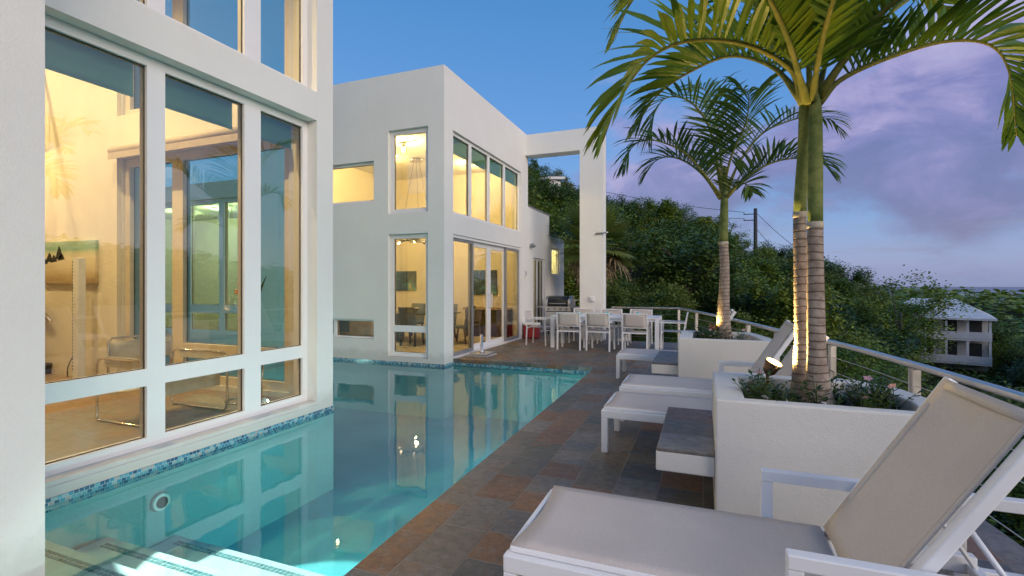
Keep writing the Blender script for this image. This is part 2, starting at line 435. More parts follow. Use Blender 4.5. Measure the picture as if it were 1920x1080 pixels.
# ---------------------------------------------------------------- mesh helpers
class MB:
    def __init__(s):
        s.v = []; s.f = []; s.sm = []
    def add(s, vs, fs, smooth=False):
        b = len(s.v)
        s.v.extend(tuple(p) for p in vs)
        s.f.extend(tuple(i + b for i in f) for f in fs)
        s.sm.extend([smooth] * len(fs))
        return s
    def box(s, x0, y0, z0, x1, y1, z1):
        x0, x1 = min(x0, x1), max(x0, x1); y0, y1 = min(y0, y1), max(y0, y1); z0, z1 = min(z0, z1), max(z0, z1)
        vs = [(x0, y0, z0), (x1, y0, z0), (x1, y1, z0), (x0, y1, z0), (x0, y0, z1), (x1, y0, z1), (x1, y1, z1), (x0, y1, z1)]
        return s.add(vs, [(0, 3, 2, 1), (4, 5, 6, 7), (0, 1, 5, 4), (1, 2, 6, 5), (2, 3, 7, 6), (3, 0, 4, 7)])
    def bar(s, a, b, w, h, up=(0, 0, 1)):
        """rectangular bar from a to b, w across, h along up"""
        a, b = Vector(a), Vector(b)
        d = (b - a).normalized()
        x = d.cross(Vector(up))
        if x.length < 1e-4: x = d.cross(Vector((1, 0, 0)))
        x.normalize(); y = x.cross(d).normalized()
        vs = []
        for p in (a, b):
            for sx, sy in ((-1, -1), (1, -1), (1, 1), (-1, 1)):
                vs.append(p + x * sx * w / 2 + y * sy * h / 2)
        return s.add(vs, [(0, 1, 2, 3), (7, 6, 5, 4), (0, 4, 5, 1), (1, 5, 6, 2), (2, 6, 7, 3), (3, 7, 4, 0)])
    def tube(s, pts, r, n=8, caps=True, smooth=True, closed=False):
        pts = [Vector(p) for p in pts]
        rs = r if isinstance(r, (list, tuple)) else [r] * len(pts)
        vs = []; fs = []
        ref = None
        m = len(pts)
        for i, p in enumerate(pts):
            if closed: t = (pts[(i + 1) % m] - pts[i - 1])
            else: t = (pts[min(i + 1, m - 1)] - pts[max(i - 1, 0)])
            t.normalize()
            if ref is None:
                ref = t.cross(Vector((0, 0, 1)))
                if ref.length < .05: ref = t.cross(Vector((1, 0, 0)))
            x = (ref - t * ref.dot(t))
            if x.length < 1e-5: x = t.orthogonal()
            x.normalize(); ref = x
            y = t.cross(x)
            for k in range(n):
                a = 2 * PI * k / n
                vs.append(p + (x * math.cos(a) + y * math.sin(a)) * rs[i])
        for i in range(m if closed else m - 1):
            j = (i + 1) % m
            for k in range(n):
                fs.append((i * n + k, i * n + (k + 1) % n, j * n + (k + 1) % n, j * n + k))
        s.add(vs, fs, smooth)
        if caps and not closed:
            b = len(s.v) - len(vs)
            s.f.append(tuple(b + k for k in reversed(range(n)))); s.sm.append(False)
            s.f.append(tuple(b + (m - 1) * n + k for k in range(n))); s.sm.append(False)
        return s
    def cyl(s, c, r, z0, z1, n=16):
        return s.tube([(c[0], c[1], z0), (c[0], c[1], z1)], r, n)
    def lathe(s, c, prof, n=16, smooth=True):
        vs = []; fs = []
        for r, z in prof:
            for k in range(n):
                a = 2 * PI * k / n
                vs.append((c[0] + r * math.cos(a), c[1] + r * math.sin(a), c[2] + z))
        for i in range(len(prof) - 1):
            for k in range(n):
                fs.append((i * n + k, i * n + (k + 1) % n, (i + 1) * n + (k + 1) % n, (i + 1) * n + k))
        return s.add(vs, fs, smooth)
    def prism(s, poly, z0, z1):
        n = len(poly)
        vs = [(x, y, z0) for x, y in poly] + [(x, y, z1) for x, y in poly]
        fs = [tuple(reversed(range(n))), tuple(range(n, 2 * n))]
        fs += [(i, (i + 1) % n, n + (i + 1) % n, n + i) for i in range(n)]
        return s.add(vs, fs)
    def ring(s, outer, inner, z0, z1):
        """rim between two loops of equal length"""
        n = len(outer)
        vs = [(x, y, z0) for x, y in outer] + [(x, y, z1) for x, y in outer] + [(x, y, z0) for x, y in inner] + [(x, y, z1) for x, y in inner]
        fs = []
        for i in range(n):
            j = (i + 1) % n
            fs += [(i, j, n + j, n + i), (n + i, n + j, 3 * n + j, 3 * n + i), (2 * n + j, 2 * n + i, 3 * n + i, 3 * n + j), (j, i, 2 * n + i, 2 * n + j)]
        return s.add(vs, fs)
    def sheet(s, rows, thick=0.0, smooth=True):
        """grid of points; thick > 0 gives a second skin below and closed edges"""
        nr, nc = len(rows), len(rows[0])
        P = [[Vector(p) for p in r] for r in rows]
        vs = [p for r in P for p in r]
        fs = [(i * nc + j, i * nc + j + 1, (i + 1) * nc + j + 1, (i + 1) * nc + j) for i in range(nr - 1) for j in range(nc - 1)]
        if thick:
            N = []
            for i in range(nr):
                for j in range(nc):
                    a = P[min(i + 1, nr - 1)][j] - P[max(i - 1, 0)][j]
                    b = P[i][min(j + 1, nc - 1)] - P[i][max(j - 1, 0)]
                    N.append(b.cross(a).normalized())
            k = len(vs)
            vs = vs + [v - n_ * thick for v, n_ in zip(vs, N)]
            fs = [tuple(reversed(f)) for f in fs]
            fs2 = [tuple(x + k for x in reversed(f)) for f in fs]
            edge = [(0, j) for j in range(nc)] + [(i, nc - 1) for i in range(1, nr)] + [(nr - 1, j) for j in range(nc - 2, -1, -1)] + [(i, 0) for i in range(nr - 2, 0, -1)]
            idx = [i * nc + j for i, j in edge]
            fe = [(idx[a], idx[(a + 1) % len(idx)], idx[(a + 1) % len(idx)] + k, idx[a] + k) for a in range(len(idx))]
            s.add(vs, fs + fs2 + fe, smooth)
        else:
            s.add(vs, fs, smooth)
        return s
    def wall(s, axis, p0, p1, u0, u1, z0, z1, holes=()):
        """wall slab with rectangular openings. axis 'x': plane at X=p0..p1, u runs along Y; axis 'y': plane at Y=p0..p1, u along X"""
        us = sorted({u0, u1, *[min(max(h[i], u0), u1) for h in holes for i in (0, 1)]})
        zs = sorted({z0, z1, *[min(max(h[i], z0), z1) for h in holes for i in (2, 3)]})
        def solid(i, j):
            if i < 0 or j < 0 or i >= len(us) - 1 or j >= len(zs) - 1: return False
            cu, cz = (us[i] + us[i + 1]) / 2, (zs[j] + zs[j + 1]) / 2
            return not any(h[0] < cu < h[1] and h[2] < cz < h[3] for h in holes)
        P = (lambda p, u, z: (p, u, z)) if axis == 'x' else (lambda p, u, z: (u, p, z))
        for i in range(len(us) - 1):
            for j in range(len(zs) - 1):
                if not solid(i, j): continue
                a, b, c_, d_ = us[i], us[i + 1], zs[j], zs[j + 1]
                for p in (p0, p1):
                    s.add([P(p, a, c_), P(p, b, c_), P(p, b, d_), P(p, a, d_)], [(0, 1, 2, 3)])
                if not solid(i - 1, j): s.add([P(p0, a, c_), P(p1, a, c_), P(p1, a, d_), P(p0, a, d_)], [(0, 1, 2, 3)])
                if not solid(i + 1, j): s.add([P(p0, b, c_), P(p1, b, c_), P(p1, b, d_), P(p0, b, d_)], [(0, 1, 2, 3)])
                if not solid(i, j - 1): s.add([P(p0, a, c_), P(p0, b, c_), P(p1, b, c_), P(p1, a, c_)], [(0, 1, 2, 3)])
                if not solid(i, j + 1): s.add([P(p0, a, d_), P(p0, b, d_), P(p1, b, d_), P(p1, a, d_)], [(0, 1, 2, 3)])
        return s
    def mesh(s, name):
        me = bpy.data.meshes.new(name)
        me.from_pydata(s.v, [], s.f)
        me.polygons.foreach_set('use_smooth', s.sm)
        me.validate()
        me.update()
        return me
    def build(s, name, m, parent=None, bevel=0.0, seg=2, fix=True):
        """link as ONE mesh object; vertices are in world space for unrotated parents, or local when the parent sits at the origin"""
        off = Vector((0, 0, 0)); q = parent
        while q is not None:
            off += q.location; q = q.parent
        if off.length > 0:
            s.v = [(a - off.x, b - off.y, c_ - off.z) for a, b, c_ in s.v]
        me = s.mesh(name)
        if fix:
            import bmesh
            bm = bmesh.new(); bm.from_mesh(me)
            bmesh.ops.recalc_face_normals(bm, faces=bm.faces)
            bm.to_mesh(me); bm.free()
        me.materials.append(MATS[m])
        o = bpy.data.objects.new(name, me)
        col.objects.link(o)
        if parent is not None: o.parent = parent
        if bevel:
            md = o.modifiers.new('bevel', 'BEVEL')
            md.width = bevel; md.segments = seg; md.limit_method = 'ANGLE'; md.angle_limit = R(40)
        return o

def tag(o, label=None, cat=None, group=None, kind=None):
    if label: o['label'] = label
    if cat: o['category'] = cat
    if group: o['group'] = group
    if kind: o['kind'] = kind
    return o
def thing(name, loc, label, cat, group=None, rz=0.0):
    o = bpy.data.objects.new(name, None)
    col.objects.link(o)
    o.location = loc; o.rotation_euler = (0, 0, rz)
    o.empty_display_size = .2
    return tag(o, label, cat, group)
KIDS = {}
def copy_tree(o, parent=None):
    c_ = o.copy()
    col.objects.link(c_)
    c_.parent = parent
    for ch in list(o.children):
        copy_tree(ch, c_)
    return c_
def place(o, loc, rz, label=None):
    o.location = loc; o.rotation_euler = (0, 0, rz)
    if label: o['label'] = label
    return o
def bez(pts, n):
    """smooth curve through points (Catmull-Rom), n samples"""
    P = [Vector(p) for p in pts]
    P = [P[0] * 2 - P[1]] + P + [P[-1] * 2 - P[-2]]
    out_ = []
    m = len(P) - 3
    for k in range(n):
        x = k / (n - 1) * m
        i = min(int(x), m - 1); t = x - i
        a, b, c_, d_ = P[i:i + 4]
        out_.append(.5 * ((2 * b) + (c_ - a) * t + (2 * a - 5 * b + 4 * c_ - d_) * t * t + (3 * b - a - 3 * c_ + d_) * t ** 3))
    return out_
def lamp(name, loc, energy, color, parent=None, kind='POINT', size=.06, spot=None, aim=None, blend=.6):
    l = bpy.data.lights.new(name, kind)
    l.energy = energy; l.color = color
    if kind == 'AREA': l.size = size
    else: l.shadow_soft_size = size
    if kind == 'SPOT': l.spot_size = R(spot); l.spot_blend = blend
    o = bpy.data.objects.new(name, l)
    col.objects.link(o)
    off = Vector((0, 0, 0)); q = parent
    while q is not None: off += q.location; q = q.parent
    o.location = Vector(loc) - off
    if parent: o.parent = parent
    if aim is not None:
        o.rotation_euler = (Vector(aim) - Vector(loc)).to_track_quat('-Z', 'Y').to_euler()
    return o

def window(house, axis, plane, u0, u1, z0, z1, mull=(), rails=(), fw=.06, depth=.07, fmat='frame_white', gmat='glass', out=1, name='window', gset=.045):
    """framed window: frame mesh (part) > panes (sub-parts). plane = outer face of the frame, out = +1 / -1 side that faces outdoors
    mull: (u, halfwidth) ; rails: (z0, z1)"""
    b = plane - out * depth
    P = lambda u_0, u_1, z_0, z_1: (m.box(b, u_0, z_0, plane, u_1, z_1) if axis == 'x' else m.box(u_0, b, z_0, u_1, plane, z_1))
    m = MB()
    cols = [(u0, u0 + fw)] + [(u - h, u + h) for u, h in mull] + [(u1 - fw, u1)]
    for a, c_ in cols: P(a, c_, z0, z1)
    rows = [(z0, z0 + fw)] + list(rails) + [(z1 - fw, z1)]
    for i in range(len(cols) - 1):
        for a, c_ in rows: P(cols[i][1], cols[i + 1][0], a, c_)
    fr = m.build(name, fmat, house)
    g = plane - out * gset
    # dark gasket line round every pane, then the pane
    for i in range(len(cols) - 1):
        for j in range(len(rows) - 1):
            a, c_, e, f_ = cols[i][1], cols[i + 1][0], rows[j][1], rows[j + 1][0]
            q = MB()
            if axis == 'x': q.add([(g, a, e), (g, c_, e), (g, c_, f_), (g, a, f_)], [(0, 1, 2, 3)])
            else: q.add([(a, g, e), (c_, g, e), (c_, g, f_), (a, g, f_)], [(0, 1, 2, 3)])
            q.build('pane', gmat, fr, fix=False)
            k = MB(); t = .006
            g0, g1 = g + out * .001, g + out * .014
            B = (lambda u_0, u_1, z_0, z_1: k.box(g0, u_0, z_0, g1, u_1, z_1)) if axis == 'x' else (lambda u_0, u_1, z_0, z_1: k.box(u_0, g0, z_0, u_1, g1, z_1))
            B(a, a + t, e, f_); B(c_ - t, c_, e, f_); B(a + t, c_ - t, e, e + t); B(a + t, c_ - t, f_ - t, f_)
            k.build('gasket', 'black_plastic', fr, fix=False)
    return fr

# ================================================================ SETTING
def interp(x, tab):
    if x <= tab[0][0]: return tab[0][1]
    for (a, va), (b, vb) in zip(tab, tab[1:]):
        if x <= b:
            t = (x - a) / (b - a); t = t * t * (3 - 2 * t)
            return va + (vb - va) * t
    return tab[-1][1]
RIDGE = [(-60, 2), (-40, 5), (-19, 14.5), (-10, 10.0), (-5.6, 8.6), (0, 5.4), (5, 2.0), (10, 0.2), (15, -3.5), (20, -8.5), (27, -9.0), (60, -10), (180, -12)]
MID = [(-60, .5), (-35, 2), (-19, 3), (-10, 1.5), (0, -1.5), (6, -4.5), (12, -7.5), (20, -9.5), (30, -10), (180, -12)]
def hill(x, y):
    """height of the terrain"""
    az = math.degrees(math.atan2(x, y)); r = math.hypot(x, y)
    if az < -90: az = 180
    rg, md = interp(az, RIDGE), interp(az, MID)
    nearz = interp(az, [(-40, -1.4), (-16, -1.4), (-8, -3.0), (0, -4.6), (20, -5.5), (180, -6)])
    far = interp(az, [(-60, -4), (-20, 2), (0, -6), (12, -3), (20, -2.6), (30, -3), (60, 10), (90, 20), (130, 12), (180, -8)])
    tab = [(0, -2.2), (4, -2.4), (17, nearz), (42, md), (80, rg), (160, far), (330, far * .5 - 14), (620, -44)]
    z = interp(r, tab)
    return z + (noise.noise(Vector((x * .05, y * .05, 0))) * 1.6 + noise.noise(Vector((x * .17, y * .17, 3))) * .5) * min(1, max(0, (r - 12) / 20))

def terrain():
    m = MB()
    rs = [0, 2, 4, 7, 10, 13, 17, 21, 26, 31, 37, 44, 52, 60, 68, 76, 85, 96, 110, 130, 155, 185, 220, 270, 330, 420, 540, 700, 900]
    na = 180
    vs = [(0, 0, hill(0.01, 0.01))]
    for r in rs[1:]:
        for k in range(na):
            a = 2 * PI * k / na
            x, y = r * math.sin(a), r * math.cos(a)
            vs.append((x, y, hill(x, y)))
    fs = [(0, 1 + k, 1 + (k + 1) % na) for k in range(na)]
    for i in range(len(rs) - 2):
        for k in range(na):
            a, b = 1 + i * na + k, 1 + i * na + (k + 1) % na
            fs.append((a, a + na, b + na, b))
    m.add(vs, fs, True)
    tag(m.build('hillside', 'hill_ground'), kind='structure')
    s = MB(); n = 96; RAD = 14000
    s.add([(0, 0, -40)] + [(RAD * math.sin(2 * PI * k / n), RAD * math.cos(2 * PI * k / n), -40) for k in range(n)], [(0, 1 + (k + 1) % n, 1 + k) for k in range(n)])
    tag(s.build('sea', 'sea_water', fix=False), kind='structure')
terrain()

WATER = -.11
# ---- railing line = edge of the terrace
RAIL = [(-2.25, 13.07), (-.57, 13.08), (-.14, 11.62), (.26, 10.14), (.64, 8.54), (.95, 7.1), (1.28, 5.79), (1.46, 4.6), (1.55, 3.8), (1.6, 3.1), (1.62, 2.2), (1.6, 1.2), (1.55, 0.0), (1.5, -1.6)]
rail_curve = bez([(p[0], p[1], 0) for p in RAIL[1:]], 60)
POOL_R = [(-1.64, -3.0), (-1.80, 8.70)]
FX, FY = -4.66, 8.35            # outer faces of the far block
def deck():
    edge = [(p.x + .12, p.y + .02) for p in rail_curve]
    edge[0] = (edge[0][0], 13.2)
    poly = [(-1.64, -3.0), (1.6, -3.0)] + list(reversed(edge)) + [(-2.2, 13.2), (-2.2, 17.3), (FX, 17.3), (FX, 8.72), (-1.80, 8.70)]
    m = MB().prism(poly, -.07, 0.0)
    tag(m.build('terrace_paving', 'slate', bevel=.008), kind='structure')
    # retaining wall under the terrace
    ins = [(x - .10, y - .05) for x, y in edge]
    poly2 = [(-1.60, -2.9), (1.5, -2.9)] + list(reversed(ins)) + [(-2.3, 13.1), (-2.3, 17.2), (FX + .05, 17.2), (FX + .05, 8.78), (-1.76, 8.76)]
    tag(MB().prism(poly2, -3.4, -.0705).build('terrace_base', 'planter_stucco'), kind='structure')
deck()

def pool():
    xL = -15.0
    m = MB()
    # floor: shallow shelf plus basin
    fl = [(-1.60, -3.1), (-1.76, 8.8), (xL, 8.8), (xL, 4.9), (-4.42, 4.9), (-4.42, -3.1)]
    m.add([(x, y, -1.12) for x, y in fl], [tuple(range(6))])
    wl = [(-1.68, -3.0), (-1.845, 8.745), (FX, 8.765)]
    for (a, b) in zip(wl, wl[1:]):
        m.add([(a[0], a[1], -1.12), (b[0], b[1], -1.12), (b[0], b[1], -.0702), (a[0], a[1], -.0702)], [(0, 1, 2, 3)])
    for (a, b) in (((FX + .005, 8.765), (FX + .005, FY - .005)), ((FX + .005, FY - .005), (xL, FY - .005)), ((-4.395, -3.0), (-4.395, 5.005)), ((-4.395, 5.005), (xL, 5.005))):
        m.add([(a[0], a[1], -1.12), (b[0], b[1], -1.12), (b[0], b[1], -.14), (a[0], a[1], -.14)], [(0, 1, 2, 3)])
    tag(m.build('pool_basin', 'pool_plaster', fix=False), kind='structure')
    # waterline mosaic
    t = MB(); tz0, tz1 = -.155, -.062
    def band(a, b, z1=tz1):
        t.bar((a[0], a[1], (tz0 + z1) / 2), (b[0], b[1], (tz0 + z1) / 2), .012, z1 - tz0)
    band((-1.686, -3.0), (-1.852, 8.735), -.0702); band((-1.85, 8.74), (FX + .02, 8.755), -.0702)
    band((FX + .008, 8.74), (FX + .008, FY)); band((FX, FY - .008), (-15, FY - .008)); band((-4.392, 1.5), (-4.392, 5.0)); band((-4.40, 5.008), (-15, 5.008))
    tag(t.build('pool_waterline_tiles', 'mosaic_tile'), kind='structure')
    wv = [(-1.66, -3.0), (-1.82, 8.72), (FX + .01, 8.74), (FX + .01, FY + .05), (xL, FY + .05), (xL, 4.95), (-4.45, 4.95), (-4.45, -3.0)]
    tag(MB().add([(x, y, WATER) for x, y in wv], [tuple(range(len(wv)))]).build('pool_water', 'water', fix=False), kind='structure')
    # underwater steps by the near corner
    s = MB()
    for y1, z1, z0 in ((1.98, -.27, -1.1), (2.45, -.50, -1.1), (3.0, -.75, -1.1)):
        y0 = {1.98: -2.9, 2.45: 1.98, 3.0: 2.45}[y1]
        s.box(-4.38, y0, z0, -2.45, y1, z1)
    st = tag(s.build('pool_steps', 'step_plaster', bevel=.02), kind='structure')
    e = MB()
    for y1, z1 in ((1.98, -.27), (2.45, -.50), (3.0, -.75)):
        random.seed(int(y1 * 100))
        for k in range(38):
            x = -4.25 + k * .046
            for q in (0, 1):
                if True:
                    e.box(x, y1 - .10 - q * .03, z1 + .0005, x + .036, y1 - .078 - q * .03, z1 + .004)
    e.build('step_trim', 'trim_tile', st)
    # lamps under water
    def pool_light(p, n, power, label, aim, col_=(.80, 1.0, .88), spot=None):
        t_ = thing('pool_light', p, label, 'pool light', 'lights and fittings in the pool walls')
        x = Vector(n).normalized()
        a = Vector(p)
        MB().tube([a, a + x * .03], [.082, .070], 20).build('ring', 'stainless', t_)
        MB().tube([a + x * .028, a + x * .036], .048, 20).build('lens', 'pool_lens' if power else 'dark_glassy', t_)
        if power:
            lamp('pool_lamp', a + x * .10, power, col_, t_, 'SPOT' if spot else 'POINT', .012, spot, aim, .5)
    pool_light((-4.385, 2.85, -.40), (1, 0, 0), 0, 'round steel fitting set in the pool wall under the tall windows', None)
    pool_light((-1.71, 1.45, -.45), (-1, .35, 0), 26, 'lit underwater lamp aimed across the white steps', (-4.2, 2.4, -.45), (.95, 1.0, .86), 80)
    pool_light((-9.0, 5.03, -.55), (0, 1, 0), 55, 'lit underwater lamp behind the wing in the pool arm', (-9, 7, -.6))
    pool_light((-1.80, 6.6, -.6), (-1, 0, 0), 38, 'lit underwater lamp in the terrace side wall near the far end', (-4, 6.6, -.6))
    pool_light((-1.74, 3.4, -.6), (-1, 0, 0), 38, 'lit underwater lamp in the terrace side wall halfway along', (-4, 3.4, -.6))
pool()

# ================================================================ NEAR WING (left)
def near_wing():
    X0 = -4.40; T = .30; TOP = 7.2
    h = thing('house_wing', (-4.40, 2.0, 0), 'white stucco house wing with tall white framed windows rising from the pool', 'house')
    m = MB()
    # window wall: lower window hole, upper window hole
    lo = (1.3, 4.72, .055, 3.49)
    up = (1.3, 4.72, 3.84, 6.6)
    m.wall('x', X0, X0 - T, -2.6, 5.0, -1.0, TOP, [lo, up])
    # end wall, glazed
    m.wall('y', 5.0, 4.72, -13.0, X0 - T, -1.0, TOP, [(-8.1, -4.85, .12, 3.36), (-8.1, -4.85, 3.98, 6.7)])
    m.box(-13.0, -2.6, -1.0, -12.7, 4.72, TOP)
    m.box(-12.7, -2.6, -1.0, X0 - T, -2.3, TOP)
    m.build('wall', 'stucco', h)
    MB().box(-4.40 + .002, -2.6, -1.0, -3.33, 1.56, TOP).build('pier', 'stucco', h)
    MB().box(-13.0, -2.6, TOP, X0, 5.0, TOP + .25).build('roof', 'stucco', h)
    # sloping sill under the big window
    s = MB(); s.add([(X0 - .15, 1.3, .052), (X0 + .012, 1.3, .018), (X0 + .012, 4.72, .018), (X0 - .15, 4.72, .052), (X0 - .15, 1.3, -.02), (X0 + .012, 1.3, -.02), (X0 + .012, 4.72, -.02), (X0 - .15, 4.72, -.02)],
                    [(0, 1, 2, 3), (7, 6, 5, 4), (0, 4, 5, 1), (1, 5, 6, 2), (2, 6, 7, 3), (3, 7, 4, 0)])
    s.build('sill', 'stucco', h)
    MB().box(-12.7, -2.3, -.3, X0 - T, 4.72, .05).build('floor', 'slate_indoor', h)
    MB().box(-12.7, -2.3, TOP - .3, X0 - T, 4.72, TOP - .002).build('ceiling', 'ceiling_white', h)
    # inner lining of the solid part of the end wall and back wall, painted cream
    MB().box(-12.69, 4.66, .05, -8.12, 4.718, TOP - .31).build('interior_wall', 'cream_wall', h)
    MB().box(-12.69, -2.2, .05, -12.6, 4.65, TOP - .31).build('interior_wall', 'cream_wall', h)
    MB().box(-8.12, 4.64, 3.38, X0 - T - .01, 4.718, 3.97).build('interior_wall', 'cream_wall', h)
    # windows
    window(h, 'x', X0 - .14, 1.3, 4.715, .056, 3.485, [(2.92, .078), (3.925, .103)], [(.593, .741)], fw=.082, depth=.10)
    window(h, 'x', X0 - .14, 1.3, 4.715, 3.845, 6.6, [(2.92, .078), (3.925, .103)], [], fw=.082, depth=.10)
    window(h, 'y', 4.86, -8.1, -4.85, .125, 3.355, [(-6.95, .11)], [(.52, .66)], fw=.11, depth=.10, fmat='cream_frame', gmat='tinted_glass')
    window(h, 'y', 4.86, -8.1, -4.85, 3.985, 6.7, [(-6.95, .11)], [], fw=.11, depth=.10, fmat='cream_frame', gmat='tinted_glass')
    # roller shades: three at the pool window, one rolled at the end window
    for a, b in ((1.42, 2.83), (3.01, 3.81), (4.04, 4.62)):
        m = MB().tube([(X0 - .345, a - .04, 3.50), (X0 - .345, b + .04, 3.50)], .05, 12)
        m.box(X0 - .312, a, 3.165, X0 - .306, b, 3.50)
        m.box(X0 - .318, a, 3.145, X0 - .302, b, 3.175)
        m.build('roller_shade', 'shade_cloth', h)
    m = MB().tube([(-8.05, 4.56, 3.43), (-4.9, 4.56, 3.43)], .07, 12).box(-8.05, 4.50, 3.30, -4.9, 4.51, 3.40)
    m.build('roller_shade', 'cream_shade', h)
    # staircase with dark treads, wall handrail, landing with balustrade
    st = MB().box(-12.5, 3.55, .051, -12.0, 4.65, .06).build('staircase', 'cream_wall', h)
    tr = MB(); ri = MB()
    for k in range(13):
        x = -9.75 - k * .27; z = .05 + (k + 1) * .175
        if x - .3 < -12.6: break
        tr.box(x - .29, 3.6, z - .045, x + .02, 4.655, z)
        ri.box(x - .28, 3.62, .05, x - .01, 4.655, z - .046)
    tr.build('tread', 'dark_wood', st); ri.build('riser', 'dark_wood', st)
    m = MB().tube([(-9.62, 4.58, .90), (-11.9, 4.58, 2.45)], .03, 10)
    for k in (0.05, .45, .85):
        x, z = -9.62 - 2.28 * k, .90 + 1.55 * k
        m.tube([(x, 4.58, z - .02), (x, 4.60, z - .08), (x, 4.66, z - .08)], .009, 6)
    m.build('handrail', 'chrome', h)
    MB().box(-12.6, 2.4, 3.62, -9.95, 4.655, 3.86).build('landing', 'ceiling_white', h)
    m = MB()
    for k in range(9): m.box(-9.98, 2.45 + k * .27, 3.86, -9.96, 2.47 + k * .27, 4.86)
    m.box(-9.995, 2.42, 4.86, -9.945, 4.65, 4.91)
    m.build('balustrade', 'grey_frame', h)
    MB().box(-10.36, 4.652, 1.42, -10.16, 4.659, 1.56).build('light_switch', 'white_plastic', h)
    # ceiling downlights
    for (x, y, e) in ((-6.0, 2.6, 620), (-8.4, 2.6, 620), (-10.6, 3.0, 480)):
        t = thing('downlight', (x, y, TOP - .31), 'lit round recessed lamp in the ceiling over the wing living room', 'ceiling light', 'downlights in the wing ceiling')
        MB().lathe((x, y, TOP - .33), [(.05, .03), (.06, 0), (.09, 0), (.095, .028)], 20).build('trim', 'white_plastic', t)
        MB().cyl((x, y), .05, TOP - .318, TOP - .312, 16).build('lens', 'bulb_soft', t)
        lamp('downlight_lamp', (x, y, TOP - .36), e, (1.0, .72, .34), t, 'SPOT', .05, 125, (x, y, 0), .7)
    t = thing('downlight', (-10.8, 3.9, 3.60), 'lit round recessed lamp under the stair landing', 'ceiling light', 'downlights in the wing ceiling')
    MB().lathe((-10.8, 3.9, 3.585), [(.05, .03), (.06, 0), (.09, 0), (.095, .028)], 20).build('trim', 'white_plastic', t)
    MB().cyl((-10.8, 3.9), .05, 3.598, 3.606, 16).build('lens', 'bulb_soft', t)
    lamp('downlight_lamp', (-10.8, 3.9, 3.5), 70, (1.0, .64, .22), t, size=.08)
    # spotlight on the pier, aimed down at the pool steps
    p = (-3.75, 1.64, 3.0)
    t = thing('wall_spotlight', p, 'lit wall spotlight on the end of the near white pier aimed at the pool steps', 'wall light')
    MB().tube([(-3.75, 1.562, 3.0), (-3.75, 1.585, 3.0)], .05, 16).tube([(-3.75, 1.585, 3.0), (-3.75, 1.64, 3.0)], .012, 8).build('plate', 'white_plastic', t)
    aim = Vector((-3.05, 2.66, -.6)); d = (aim - Vector(p)).normalized(); a = Vector(p)
    MB().tube([a - d * .05, a + d * .09], [.03, .042], 16).build('housing', 'white_plastic', t)
    MB().tube([a + d * .0905, a + d * .093], .036, 16).build('lens', 'bulb_soft', t)
    lamp('spotlight_lamp', a + d * .11, 1300, (1.0, .78, .70), t, 'SPOT', .015, 24, aim, .15)
near_wing()

